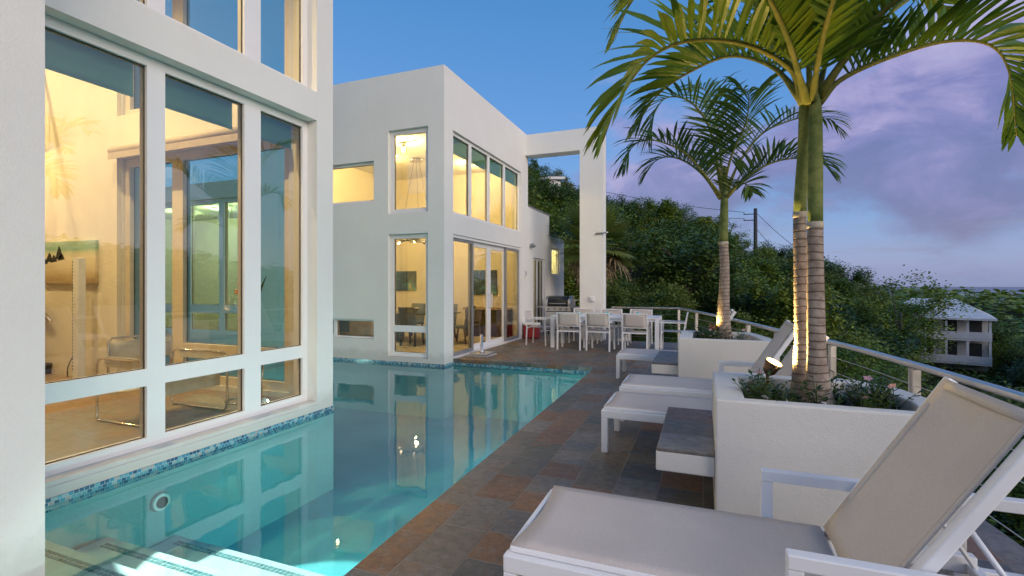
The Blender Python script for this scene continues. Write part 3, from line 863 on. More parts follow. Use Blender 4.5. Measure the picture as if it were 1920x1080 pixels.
# ================================================================ FAR BLOCK
def far_block():
    TOP = 5.74; T = .26
    h = thing('house_block', (FX, FY, 0), 'white cube house with tall corner windows and sliding doors behind the pool', 'house')
    m = MB()
    front = [(-5.95, -5.02, .03, 2.50), (-5.95, -5.02, 2.92, 4.60), (-8.7, -6.30, 3.18, 4.03), (-8.7, -6.30, .36, .76)]
    m.wall('y', FY, FY + T, -9.4, FX, -1.0, TOP, front)
    side = [(8.72, 12.68, .0, 2.50), (8.72, 12.66, 2.90, 4.58)]
    m.wall('x', FX, FX - T, FY + T, 13.22, -1.0, TOP, side)
    m.box(-9.4, FY + T, -1.0, -9.4 + T, 13.22, TOP)
    m.box(-9.4 + T, 12.98, -1.0, FX - T, 13.22, TOP)
    m.box(-9.4 + T, FY + T, 4.78, FX - T, 12.98, 5.10)
    # lower rear wing of the same block, stepping down
    m.wall('x', FX, FX - T, 13.22, 15.30, -1.0, 3.72, [(13.72, 14.86, 0, 2.28)])
    m.wall('x', FX, FX - T, 15.30, 16.85, -1.0, 3.08, [(15.58, 16.55, 1.80, 2.72)])
    m.box(-9.4, 16.85, -1.0, FX, 17.1, 3.08)
    m.box(-9.4, 15.30, -1.0, FX - T, 15.42, 3.72)
    m.box(-9.4, 13.22, 3.45, FX - T, 15.30, 3.6)
    m.box(-9.4, 15.42, 2.85, FX - T, 16.85, 2.98)
    m.box(-9.65, 13.22, -1.0, -9.4, 17.1, 3.4)
    m.build('wall', 'stucco', h)
    m = MB().box(FX - T - .01, 13.24, 3.72, FX + .025, 15.32, 3.75)
    m.build('roof_flashing', 'grey_frame', h)
    m = MB().box(-9.4 + T, FY + T, -.2, FX - T, 12.98, .03)
    m.build('floor', 'carpet', h)
    MB().box(-9.4, 13.22, -.2, FX - T, 16.85, .0).build('floor', 'carpet', h)
    MB().box(-9.13, 12.93, .04, FX - T, 12.975, 4.775).build('interior_wall', 'cream_wall', h)
    MB().box(-9.135, FY + T + .002, .04, -9.08, 12.92, 4.775).build('interior_wall', 'cream_wall', h)
    MB().box(-9.07, FY + T + .002, 4.735, FX - T, 12.92, 4.778).build('ceiling', 'ceiling_white', h)
    MB().box(-9.3, 15.2, .01, FX - T - .02, 15.29, 3.4).build('interior_wall', 'cream_wall', h)
    MB().box(-6.6, 15.45, .01, -6.5, 16.8, 2.84).build('interior_wall', 'cream_wall', h)
    # front windows
    window(h, 'y', FY + .07, -5.945, -5.025, .035, 2.495, [], [(.53, .66)], fw=.085, depth=.08, out=-1)
    window(h, 'y', FY + .07, -5.945, -5.025, 2.925, 4.595, [], [], fw=.085, depth=.08, out=-1)
    window(h, 'y', FY + .07, -8.695, -6.305, 3.185, 4.025, [], [], fw=.05, depth=.08, out=-1)
    window(h, 'y', FY + .07, -8.695, -6.305, .365, .755, [(-7.35, .04)], [], fw=.035, depth=.08, out=-1)
    # side windows, four panes
    window(h, 'x', FX - .06, 8.725, 12.655, 2.905, 4.575, [(9.62, .055), (10.6, .055), (11.58, .055)], [], fw=.06, depth=.08)
    for a, b in ((8.80, 9.55), (9.69, 10.53), (10.67, 11.5), (11.65, 12.58)):
        MB().tube([(FX - .195, a - .06, 4.56), (FX - .195, b + .06, 4.56)], .035, 10).box(FX - .162, a - .06, 4.20, FX - .156, b + .06, 4.56).build('roller_shade', 'shade_cloth', h)
    # sliding doors: four leaves, the outer two with grey insect screens
    MB().box(FX - .20, 8.725, 2.44, FX - .03, 12.675, 2.497).box(FX - .20, 8.725, .002, FX - .03, 8.765, 2.439).box(FX - .20, 12.635, .002, FX - .03, 12.675, 2.439).box(FX - .22, 8.766, .002, FX + .03, 12.634, .03).build('door_frame', 'frame_white', h)
    def door_leaf(a, b, x, fm, fw):
        m = MB()
        x1 = x - .045
        m.box(x, a, .032, x1, a + fw, 2.436); m.box(x, b - fw, .032, x1, b, 2.436)
        m.box(x, a + fw, .032, x1, b - fw, .032 + fw * 1.2); m.box(x, a + fw, 2.436 - fw, x1, b - fw, 2.436)
        fr = m.build('sliding_door', fm, h)
        g = x - .024
        MB().add([(g, a + fw, .03 + fw * 1.2), (g, b - fw, .03 + fw * 1.2), (g, b - fw, 2.436 - fw), (g, a + fw, 2.436 - fw)], [(0, 1, 2, 3)]).build('pane', 'glass', fr, fix=False)
        return fr
    door_leaf(8.77, 9.76, FX - .05, 'grey_frame', .06)
    door_leaf(11.66, 12.63, FX - .05, 'grey_frame', .06)
    l = door_leaf(9.70, 10.72, FX - .11, 'frame_white', .10)
    r = door_leaf(10.73, 11.72, FX - .11, 'frame_white', .10)
    for y, q in ((10.67, l), (10.78, r)):
        MB().tube([(FX - .10, y, .93), (FX - .055, y, .95), (FX - .055, y, 1.25), (FX - .10, y, 1.27)], .012, 8).build('handle', 'frame_white', q)
    # rear door
    fr = window(h, 'x', FX - .06, 13.725, 14.855, .005, 2.275, [(14.25, .04)], [], fw=.05, depth=.08, name='rear_door')
    MB().box(FX - .16, 14.3, .06, FX - .15, 14.78, 2.2).build('screen', 'screen_mesh', h)
    window(h, 'x', FX - .06, 15.585, 16.545, 1.805, 2.715, [], [], fw=.05, depth=.08)
    # portal: beam and leg that frame the terrace corner
    MB().box(FX + .002, 13.0, 5.12, -3.10, 13.42, 5.70).box(-3.10, 13.0, .001, -2.47, 13.42, 5.70).build('portal_frame', 'stucco', h)
    # lights inside the tall room
    zc = 4.735
    spots = [(-6.35, 9.5, 85, 'lit track spotlight nearest the tall corner window'), (-7.6, 10.6, 48, 'lit track spotlight on the ceiling behind the pendant'),
             (-5.9, 11.9, 62, 'lit track spotlight near the upper side windows'), (-8.3, 9.6, 45, 'lit track spotlight over the high slot window')]
    for x, y, e, lab in spots:
        t = thing('track_light', (x, y, zc), lab, 'ceiling light', 'track spotlights in the far house')
        MB().box(x - .35, y - .02, zc - .03, x + .35, y + .02, zc - .001).build('track', 'white_plastic', t)
        MB().tube([(x, y, zc - .03), (x, y, zc - .10)], .012, 6).tube([(x - .02, y + .03, zc - .09), (x + .03, y - .05, zc - .19)], [.035, .05], 12).build('head', 'chrome', t)
        MB().lathe((x + .036, y - .062, zc - .225), [(.001, -.03), (.03, -.015), (.035, .005), (.02, .025), (.001, .03)], 12).build('bulb', 'bulb', t)
        lamp('track_lamp', (x + .05, y - .1, zc - .32), e, (1.0, .68, .24), t, size=.02)
    t = thing('pendant_light', (-6.9, 10.9, zc), 'pendant lamp of bent rods hung on thin wires from a ceiling cup', 'pendant lamp')
    MB().cyl((-6.9, 10.9), .16, zc - .07, zc - .001, 20).build('canopy', 'chrome', t)
    m = MB()
    for a, b in ((-.08, -.5), (.0, .1), (.08, .5)): m.tube([(-6.9 + a, 10.9, zc - .07), (-6.9 + b, 10.9, 2.62)], .004, 5)
    m.build('wire', 'dark_metal', t)
    m = MB()
    for k in range(5):
        a = k * .9
        m.tube(bez([(-6.9 - .55 * math.cos(a), 10.9 - .3 * math.sin(a), 2.58), (-6.9, 10.9, 2.66 - k * .02), (-6.9 + .5 * math.cos(a + .5), 10.9 + .3 * math.sin(a + .5), 2.5 + .05 * k)], 8), .012, 6)
    m.build('rod', 'dark_metal', t)
    m = MB()
    for k in range(5):
        a = k * .9
        m.lathe((-6.9 - .55 * math.cos(a), 10.9 - .3 * math.sin(a), 2.56), [(.001, -.03), (.022, -.015), (.022, .015), (.001, .03)], 10)
    m.build('bulb', 'bulb_soft', t)
    lamp('pendant_lamp', (-6.9, 10.9, 2.35), 34, (1.0, .66, .25), t, size=.04)
    t = thing('downlight', (-6.9, 14.3, 3.44), 'lit round recessed lamp in the room behind the rear door', 'ceiling light', 'downlights in the far house')
    MB().lathe((-6.9, 14.3, 3.42), [(.05, .025), (.06, 0), (.09, 0), (.095, .025)], 16).build('trim', 'white_plastic', t)
    MB().cyl((-6.9, 14.3), .05, 3.434, 3.44, 16).build('lens', 'bulb_soft', t)
    lamp('downlight_lamp', (-6.4, 14.3, 3.2), 50, (1.0, .78, .36), t, size=.08)
    t = thing('downlight', (-5.7, 16.1, 2.84), 'lit round recessed lamp behind the small yellow window', 'ceiling light', 'downlights in the far house')
    MB().lathe((-5.7, 16.1, 2.82), [(.05, .025), (.06, 0), (.09, 0), (.095, .025)], 16).build('trim', 'white_plastic', t)
    MB().cyl((-5.7, 16.1), .05, 2.834, 2.84, 16).build('lens', 'bulb_soft', t)
    lamp('downlight_lamp', (-5.6, 16.1, 2.6), 55, (1.0, .84, .32), t, size=.08)
far_block()

# low link building seen through the wing's end glass
def link_block():
    h = thing('house_link', (-12.0, FY, 0), 'low flat roofed house part with a lit window band beyond the wing glass', 'house')
    m = MB()
    m.wall('y', FY, FY + .26, -16.5, -9.402, -1.0, 3.95, [(-15.6, -9.75, .28, 3.55)])
    m.box(-16.5, 13.0, -1, -9.402, 13.25, 3.95); m.box(-16.5, FY + .26, -1, -16.25, 13.0, 3.95)
    m.box(-16.25, FY + .26, 3.62, -9.402, 13.0, 3.8)
    m.build('wall', 'stucco', h)
    MB().box(-16.25, FY + .26, -.2, -9.402, 13.0, .1).build('floor', 'carpet', h)
    MB().box(-16.2, 11.3, .1, -9.42, 11.4, 3.6).build('interior_wall', 'cream_wall', h)
    window(h, 'y', FY + .07, -15.595, -9.755, .285, 3.545, [(-14.4, .09), (-13.1, .09), (-11.9, .09), (-10.75, .09)], [(.80, 1.0)], fw=.10, depth=.10, out=-1)
    for x, y in ((-12.6, 9.7), (-11.2, 9.6), (-14.2, 9.8)):
        t = thing('downlight', (x, y, 3.61), 'lit round recessed lamp in the ceiling behind the window band', 'ceiling light', 'downlights behind the far window band')
        MB().lathe((x, y, 3.585), [(.05, .03), (.07, 0), (.11, 0), (.115, .03)], 20).build('trim', 'white_plastic', t)
        MB().cyl((x, y), .065, 3.592, 3.606, 16).build('lens', 'bulb', t)
        lamp('downlight_lamp', (x, y, 3.45), 70, (1.0, .78, .34), t, size=.08)
link_block()

# ================================================================ TERRACE OBJECTS
def railing():
    t = thing('cable_railing', (-.57, 13.08, 0), 'stainless steel railing with round handrail and thin cables curving along the terrace edge', 'railing')
    top = [Vector((-2.25, 13.07, .88))] + [Vector((p.x, p.y, .88)) for p in rail_curve]
    MB().tube(top, .027, 12).build('handrail', 'stainless', t)
    for k in range(5):
        z = .13 + k * .15
        MB().tube([Vector((p.x, p.y, z)) for p in top], .0035, 5).build('cable', 'stainless', t)
    for (x, y) in [RAIL[0], RAIL[1]] + [(-.12, 11.55), (.28, 10.05), (.63, 8.56), (.94, 7.15), (1.26, 5.86), (1.475, 4.46), (1.60, 3.02), (1.62, 1.7), (1.57, .3), (1.52, -1.2)]:
        b = min(rail_curve, key=lambda p: (p.x - x) ** 2 + (p.y - y) ** 2)
        if (x, y) != RAIL[0]: x, y = b.x, b.y
        i = min(range(len(rail_curve)), key=lambda k: (rail_curve[k].x - x) ** 2 + (rail_curve[k].y - y) ** 2)
        d = (rail_curve[min(i + 1, 59)] - rail_curve[max(i - 1, 0)]).normalized()
        m = MB()
        for s in (-1, 1):
            c_ = Vector((x, y, 0)) + d * s * .028
            m.bar(c_ + Vector((0, 0, .001)), c_ + Vector((0, 0, .855)), .05, .012, up=tuple(d))
        m.box(x - .05, y - .05, .0005, x + .05, y + .05, .008)
        m.build('post', 'stainless', t)
railing()

def make_lounger():
    t = thing('sun_lounger', (0, 0, 0), 'white framed sun lounger with raised beige sling back, nearest the camera', 'sun lounger', 'sun loungers along the terrace')
    am, W = 'aluminium_white', .335
    m = MB()
    for s in (-1, 1): m.box(.002, s * (W - .025), .305, 1.80, s * (W + .025), .375)
    m.box(.002, -W + .0255, .305, .05, W - .0255, .37)
    m.box(1.25, -W + .0255, .31, 1.29, W - .0255, .35)
    m.box(1.76, -W + .0255, .31, 1.80, W - .0255, .35)
    m.build('frame', am, t, bevel=.006)
    m = MB()
    for s in (-1, 1): m.box(.02, s * (W - .045), .3765, 1.26, s * (W - .005), .40)
    m.box(.012, -W + .046, .3765, .04, W - .046, .398)
    m.build('seat_rail', am, t, bevel=.006)
    for x in (.003, 1.72):
        for s in (-1, 1):
            MB().box(x, s * (W - .025), .001, x + .055, s * (W + .025), .304).build('leg', am, t, bevel=.005)
    rows = []
    for i in range(15):
        x = .02 + (1.25 - .02) * i / 14
        r = []
        for j in range(11):
            y = -W + .012 + (2 * W - .024) * j / 10
            q = abs(j - 5) / 5
            sag = .020 * (1 - q ** 2.4) * (1 - abs(i / 7 - 1) ** 4 * .8)
            cave = .030 * (1 - q ** 2) * (1 - min(i / 2, 1))       # hollow front hem
            r.append((x + cave, y, .403 - sag + (.004 if q < .98 else -.004)))
        rows.append(r)
    MB().sheet(rows, .004).build('seat', 'sling_pale', t)
    # back rest
    ang = R(58); L = .82
    ca, sa = math.cos(ang), math.sin(ang)
    hx, hz = 1.285, .395
    pt = lambda l, y, n=0: (hx + l * ca - n * sa, y, hz + l * sa + n * ca)
    m = MB()
    for s in (-1, 1): m.bar(pt(-.03, s * (W - .012)), pt(L, s * (W - .012)), .045, .04, up=(-sa, 0, ca))
    m.bar(pt(L - .03, -W + .034), pt(L - .03, W - .034), .03, .026, up=(-sa, 0, ca))
    m.bar(pt(.0, -W + .034), pt(.0, W - .034), .024, .022, up=(-sa, 0, ca))
    m.build('back_frame', am, t, bevel=.006)
    rows = []
    for i in range(15):
        l = .0 + (L - .01) * i / 14
        r = []
        for j in range(11):
            y = -W + .030 + (2 * W - .060) * j / 10
            q = abs(j - 5) / 5
            sag = .035 * (1 - q ** 2.2) * (1 - abs(i / 7 - 1) ** 3 * .85) + .010 * math.exp(-((l - .62) / .06) ** 2) * (1 - q * q)
            r.append(pt(l, y, .026 - sag))
        rows.append(r)
    bk = MB().sheet(rows, .004).build('backrest', 'sling_beige', t)
    # hems: doubled cloth along the edges
    m = MB()
    for s in (-1, 1):
        rr = [[pt(l, s * (W - .030 - k * .035), .0300 - (.006 if k else 0)) for k in (0, 1)] for l in [i * (L - .01) / 10 for i in range(11)]]
        m.sheet(rr, .0035)
    rr = [[pt(L - .012 - k * .04, y, .0305 - .001 * k) for y in [-W + .07 + (2 * W - .14) * j / 6 for j in range(7)]] for k in (0, 1)]
    m.sheet(rr, .0035)
    m.build('hem', 'sling_beige', bk)
    # arm frames
    for s in (-1, 1):
        y = s * (W + .052)
        m = MB()
        m.box(1.02, y - .02, .30, 1.07, y + .02, .556)
        m.box(1.02, y - .025, .5565, 2.06, y + .025, .606)
        m.box(2.01, y - .02, .30, 2.06, y + .02, .556)
        m.box(1.02, y - .02, .26, 2.06, y + .02, .2995)
        m.build('armrest', am, t, bevel=.005)
        MB().box(1.985, y - .025, .001, 2.035, y + .025, .2595).build('leg', am, t, bevel=.005)
    for s in (-1, 1): MB().tube([pt(.42, s * (W - .06), -.02), (1.78, s * (W - .06), .345)], .009, 8).build('back_stay', am, t)
    MB().box(1.225, -W - .0, .36, 1.30, -W + .045, .378).box(1.225, W - .045, .36, 1.30, W, .378).build('hinge', 'grey_frame', t)
    return t
lg = make_lounger()
spots = [(-.765, 2.215, 0, None),
         (-.84, 4.68, 0, 'white sling lounger with its foot end behind the slate bench of the large planter'),
         (-.85, 5.73, 0, 'white sling lounger standing against the farther planter, second of the middle pair'),
         (-1.28, 8.16, 0, 'white sling lounger behind the farther planter, foot end beside the dining table')]
for i, (x, y, r, lab) in enumerate(spots):
    o = lg if i == 0 else copy_tree(lg)
    place(o, (x, y, 0), r, lab)
    if i == 0: o['label'] = 'large white framed sun lounger with beige sling back, nearest in the lower right corner'

# ---------------------------------------------------------------- planters with cantilevered slate benches
def planter(loc, outer, inner, top, bench, label, blabel):
    t = thing('planter', loc, label, 'planter', 'white planters on the terrace')
    m = MB().ring(outer, inner, .0005, top)
    m.build('body', 'planter_stucco', t, bevel=.012)
    MB().prism(inner, .02, top - .10).build('soil', 'soil', t)
    x0, y0, x1, y1 = bench
    MB().box(x0, y0, .30, x1 - .001, y1, .424).build('ledge', 'planter_stucco', t, bevel=.008)
    MB().box(x0 + .004, y0 - .002, .4245, x1 - .002, y1 - .004, .447).build('ledge_top', 'slate_bench', t, bevel=.004)
    return t
po = [(.07, 3.20), (1.27, 3.20), (1.30, 3.62), (1.22, 4.00), (1.02, 4.22), (.07, 4.22)]
pi_ = [(.24, 3.30), (1.13, 3.30), (1.15, 3.58), (1.08, 3.88), (.94, 4.07), (.24, 4.07)]
planter((.6, 3.7, 0), po, pi_, .79, (-.28, 3.24, .07, 4.36), 'white planter box with two palms and a slate topped ledge beside the nearest lounger', '')
po2 = [(-.30, 6.69), (.86, 6.69), (.80, 7.3), (.66, 7.88), (-.30, 7.88)]
pi2 = [(-.13, 6.77), (.70, 6.77), (.65, 7.28), (.54, 7.76), (-.13, 7.76)]
planter((.3, 7.3, 0), po2, pi2, .79, (-.64, 6.76, -.30, 7.98), 'white planter box with a single palm near the dining table', '')

# ---------------------------------------------------------------- uplights
def uplight(p, aim, label, energy):
    t = thing('uplight', p, label, 'garden light', 'bronze uplights in the planters')
    a = Vector(p); d = (Vector(aim) - a).normalized()
    b = a + Vector((0, 0, .09))
    MB().tube([a - Vector((0, 0, .05)), b], .011, 8).build('stake', 'bronze', t)
    c0, c1 = b, b + d * .10
    MB().tube([c0 - d * .005, c0 + d * .02, c1], [.022, .044, .058], 16).build('housing', 'bronze', t)
    # hood rim and lens
    MB().tube([c1 - d * .02, c1 + d * .004], .060, 16, caps=False).build('rim', 'bronze', t)
    MB().tube([c1 + d * .0005, c1 + d * .003], .053, 16).build('lens', 'uplight_lens', t)
    lamp('uplight_lamp', c1 + d * .02, energy, (1.0, .66, .20), t, 'SPOT', .03, 140, aim, .7)
uplight((.44, 4.02, .74), (.67, 3.90, 1.22), 'glowing bronze uplight leaning at the foot of the twin palms', 170)
uplight((.10, 7.42, .74), (.30, 7.46, 1.2), 'small glowing bronze uplight beside the single palm trunk', 15)

# ---------------------------------------------------------------- dining set
def make_chair():
    t = thing('dining_chair', (0, 0, 0), 'white dining chair', 'chair', 'white dining chairs on the terrace')
    a = 'aluminium_white'
    w, dp = .26, .25
    for s in (-1, 1):
        MB().bar((s * w, dp, .001), (s * w, dp - .02, .63), .036, .028, up=(0, 1, 0)).build('leg', a, t, bevel=.004)
        MB().bar((s * w, -dp, .001), (s * w, -dp + .02, .44), .036, .028, up=(0, 1, 0)).build('leg', a, t, bevel=.004)
        MB().bar((s * (w + .004), -dp - .02, .645), (s * (w + .004), dp + .03, .645), .045, .026).build('armrest', a, t, bevel=.004)
    m = MB()
    for s in (-1, 1):
        m.bar((s * w, -dp + .02, .4405), (s * w, -dp - .055, .86), .030, .028, up=(0, 1, 0))
    m.bar((-w + .0155, -dp - .055, .845), (w - .0155, -dp - .055, .845), .028, .026)
    m.bar((-w + .0155, -dp - .01, .545), (w - .0155, -dp - .01, .545), .024, .02)
    m.build('back_frame', a, t, bevel=.004)
    for y in (-dp + .03, dp - .03): MB().box(-w + .019, y - .014, .41, w - .019, y + .014, .44).build('seat_frame', a, t)
    rows = [[(-w + .025 + (2 * w - .05) * j / 6, -dp + .03 + (2 * dp - .045) * i / 6, .446 - .018 * (1 - (abs(j - 3) / 3) ** 2)) for j in range(7)] for i in range(7)]
    MB().sheet(rows, .004).build('seat', 'sling_pale', t)
    rows = [[(-w + .018 + (2 * w - .036) * j / 6, -dp - .012 - .040 * i / 6 - .014 * (1 - (abs(j - 3) / 3) ** 2), .555 + .275 * i / 6) for j in range(7)] for i in range(7)]
    MB().sheet(rows, .004).build('backrest', 'sling_pale', t)
    return t
ch = make_chair()
cs = [(-2.85, 11.08, 2, 'white sling dining chair, near side of the table, closest to the house'),
      (-2.17, 11.12, -3, 'white sling dining chair, middle of the near side of the table'),
      (-1.39, 11.14, 2, 'white sling dining chair, near side of the table, closest to the railing'),
      (-3.80, 11.62, -90, 'white sling dining chair at the table end beside the red cooler'),
      (-.62, 11.56, 90, 'white sling dining chair at the table end by the railing'),
      (-2.92, 12.42, 180, 'white sling dining chair, far side of the table, in front of the grill'),
      (-2.2, 12.44, 180, 'white sling dining chair, middle of the far side of the table'),
      (-1.45, 12.42, 180, 'white sling dining chair, far side of the table, nearest the far railing')]
for i, (x, y, r, lab) in enumerate(cs):
    place(ch if i == 0 else copy_tree(ch), (x, y, 0), R(r), lab)
def table():
    t = thing('dining_table', (-2.12, 11.6, 0), 'long white outdoor dining table with straight legs', 'table')
    x0, x1, y0, y1 = -3.36, -.90, 11.12, 12.10
    MB().box(x0, y0, .72, x1, y1, .752).build('table_top', 'aluminium_white', t, bevel=.005)
    MB().box(x0 + .03, y0 + .03, .665, x1 - .03, y0 + .055, .7195).box(x0 + .03, y1 - .055, .665, x1 - .03, y1 - .03, .7195).box(x0 + .03, y0 + .0555, .665, x0 + .055, y1 - .0555, .7195).box(x1 - .055, y0 + .0555, .665, x1 - .03, y1 - .0555, .7195).build('apron', 'aluminium_white', t)
    for x in (x0 + .002, x1 - .082):
        for y in (y0 + .002, y1 - .082):
            MB().box(x, y, .001, x + .08, y + .08, .7195).build('leg', 'aluminium_white', t, bevel=.005)
table()
for i, (x, y, lab) in enumerate([(-2.85, 11.36, 'near side, house end'), (-2.17, 11.36, 'near side, middle'), (-1.42, 11.36, 'near side, railing end'), (-2.9, 11.88, 'far side, house end'), (-2.18, 11.88, 'far side, middle'), (-1.45, 11.88, 'far side, railing end')]):
    p = MB().box(x - .22, y - .15, .7525, x + .22, y + .15, .757).build('placemat', 'white_cloth')
    tag(p, 'pale placemat on the outdoor table, ' + lab, 'placemat', 'placemats on the outdoor table')
    random.seed(i + 3)
    a = [(x - .10, y - .06), (x + .12, y - .07), (x + .13, y + .06), (x - .09, y + .07)]
    m = MB().prism(a, .7575, .768)
    rows = [[(x - .09 + .2 * j / 4, y - .05 + .1 * k / 4 + .01 * math.sin(j * 2), .7695 + .075 * math.exp(-((j - 2) / 1.1) ** 2) * (.5 + .5 * math.sin(k + i))) for j in range(5)] for k in range(5)]
    m.sheet(rows, .003)
    n = m.build('napkin', 'teal_cloth')
    tag(n, 'teal folded napkin on the placemat, ' + lab, 'napkin', 'teal napkins on the outdoor table')

def grill():
    t = thing('gas_grill', (-3.98, 14.2, 0), 'stainless gas grill with black hood and side shelves against the white house wall', 'grill')
    x, y = -3.98, 14.2
    MB().box(x - .36, y - .26, .14, x + .36, y + .26, .70).build('cabinet', 'dark_metal', t, bevel=.01)
    MB().box(x - .345, y - .272, .17, x - .004, y - .261, .68).box(x + .004, y - .272, .17, x + .345, y - .261, .68).build('door', 'stainless', t, bevel=.004)
    m = MB()
    for sx in (-1, 1):
        for sy in (-1, 1): m.tube([(x + sx * .3 - .015, y + sy * .2, .06), (x + sx * .3 + .015, y + sy * .2, .06)], .055, 12)
    m.build('caster', 'black_plastic', t)
    MB().box(x - .39, y - .30, .7005, x + .39, y + .28, .84).build('firebox', 'stainless', t, bevel=.01)
    # hood: swept profile
    prof = [(-.29, .842), (-.30, .92), (-.25, 1.05), (-.12, 1.13), (.06, 1.15), (.2, 1.10), (.26, .98), (.26, .842)]
    def hood(x0, x1, g=0.0):
        vs = [(x0, y + a * (1 + g), b + g * .3) for a, b in prof] + [(x1, y + a * (1 + g), b + g * .3) for a, b in prof]
        n = len(prof)
        return vs, [tuple(range(n)), tuple(reversed(range(n, 2 * n)))] + [(i, i + 1, n + i + 1, n + i) for i in range(n - 1)]
    MB().add(*hood(x - .31, x + .31)).build('hood', 'dark_glassy', t, bevel=.008)
    MB().add(*hood(x - .385, x - .3105, .02)).build('hood_end', 'stainless', t, bevel=.008)
    MB().add(*hood(x + .3105, x + .385, .02)).build('hood_end', 'stainless', t, bevel=.008)
    MB().tube([(x - .26, y - .325, .93), (x + .26, y - .325, .93)], .013, 8).box(x - .25, y - .32, .925, x - .23, y - .29, .935).box(x + .23, y - .32, .925, x + .25, y - .29, .935).build('handle', 'stainless', t)
    for k in range(4):
        MB().tube([(x - .27 + k * .18, y - .30, .77), (x - .27 + k * .18, y - .335, .77)], .03, 12).build('knob', 'grey_frame', t)
    for s in (-1, 1):
        MB().box(x + s * .40, y - .24, .80, x + s * .66, y + .24, .83).build('side_shelf', 'stainless', t, bevel=.008)
        m = MB().tube([(x + s * .40, y + .22, .83), (x + s * .40, y + .22, 1.02), (x + s * .62, y + .22, 1.02), (x + s * .62, y + .22, .83)], .012, 6)
        m.build('shelf_rail', 'stainless', t)
grill()
def cooler():
    x, y = -4.42, 12.86
    t = thing('cooler', (x, y, 0), 'red picnic cooler with a white lid by the house wall', 'cooler')
    MB().box(x - .2, y - .15, .002, x + .2, y + .15, .36).build('body', 'red_plastic', t, bevel=.025, seg=3)
    MB().box(x - .21, y - .16, .361, x + .21, y + .16, .43).build('lid', 'white_plastic', t, bevel=.02, seg=3)
    MB().tube([(x - .205, y, .30), (x - .235, y, .32), (x - .235, y, .40)], .012, 6).tube([(x + .205, y, .30), (x + .235, y, .32), (x + .235, y, .40)], .012, 6).build('handle', 'white_plastic', t)
cooler()
def umbrella_base():
    x, y = -4.30, 9.30
    t = thing('umbrella_base', (x, y, 0), 'low square steel umbrella base with a short empty tube before the sliding doors', 'umbrella base')
    MB().box(x - .24, y - .26, .001, x + .24, y + .26, .035).build('plate', 'concrete', t, bevel=.01)
    MB().box(x - .20, y - .22, .0355, x + .20, y + .22, .07).build('weight', 'stainless', t, bevel=.02)
    MB().lathe((x, y, .0705), [(.001, 0), (.06, 0), (.055, .03), (.033, .05), (.03, .37), (.001, .37)], 16).build('tube', 'stainless', t)
    MB().tube([(x + .03, y, .30), (x + .075, y, .30)], .012, 8).build('knob', 'black_plastic', t)
umbrella_base()
def small_fittings():
    t = thing('wall_light', (FX, 13.40, 2.6), 'small round lamp high on the house wall above the rear door', 'wall light')
    MB().tube([(FX + .001, 13.40, 2.66), (FX + .07, 13.40, 2.66)], .045, 12).build('plate', 'white_plastic', t)
    MB().tube([(FX + .07, 13.38, 2.66), (FX + .12, 13.33, 2.58)], [.035, .05], 12).tube([(FX + .07, 13.42, 2.66), (FX + .12, 13.47, 2.58)], [.035, .05], 12).build('head', 'grey_frame', t)
    t = thing('meter_box', (FX, 13.05 + .2, 1.8), 'small grey switch box on the white wall beside the sliding doors', 'switch box')
    MB().box(FX + .001, 12.86, 1.70, FX + .05, 12.97, 1.90).build('box', 'white_plastic', t, bevel=.006)
    MB().box(FX + .051, 12.885, 1.74, FX + .056, 12.945, 1.86).build('cover', 'grey_frame', t)
    t = thing('outlet_box', (-2.75, 13.0, 1.1), 'small white outlet box on the portal leg', 'outlet')
    MB().box(-2.82, 12.95, 1.03, -2.70, 12.999, 1.17).build('box', 'white_plastic', t, bevel=.006)
    MB().box(-2.79, 12.935, 1.06, -2.73, 12.949, 1.14).build('cover', 'white_plastic', t)
    t = thing('wall_bracket', (-2.55, 13.0, 2.85), 'weathered metal bracket sticking out from the portal leg', 'bracket')
    MB().tube([(-2.66, 12.97, 2.84), (-2.38, 12.97, 2.86)], .022, 8).tube([(-2.62, 12.998, 2.84), (-2.62, 12.96, 2.84)], .03, 8).build('arm', 'grey_frame', t)
    MB().lathe((-2.36, 12.97, 2.835), [(.001, 0), (.03, .005), (.03, .045), (.001, .05)], 10).build('end', 'stainless', t)
small_fittings()

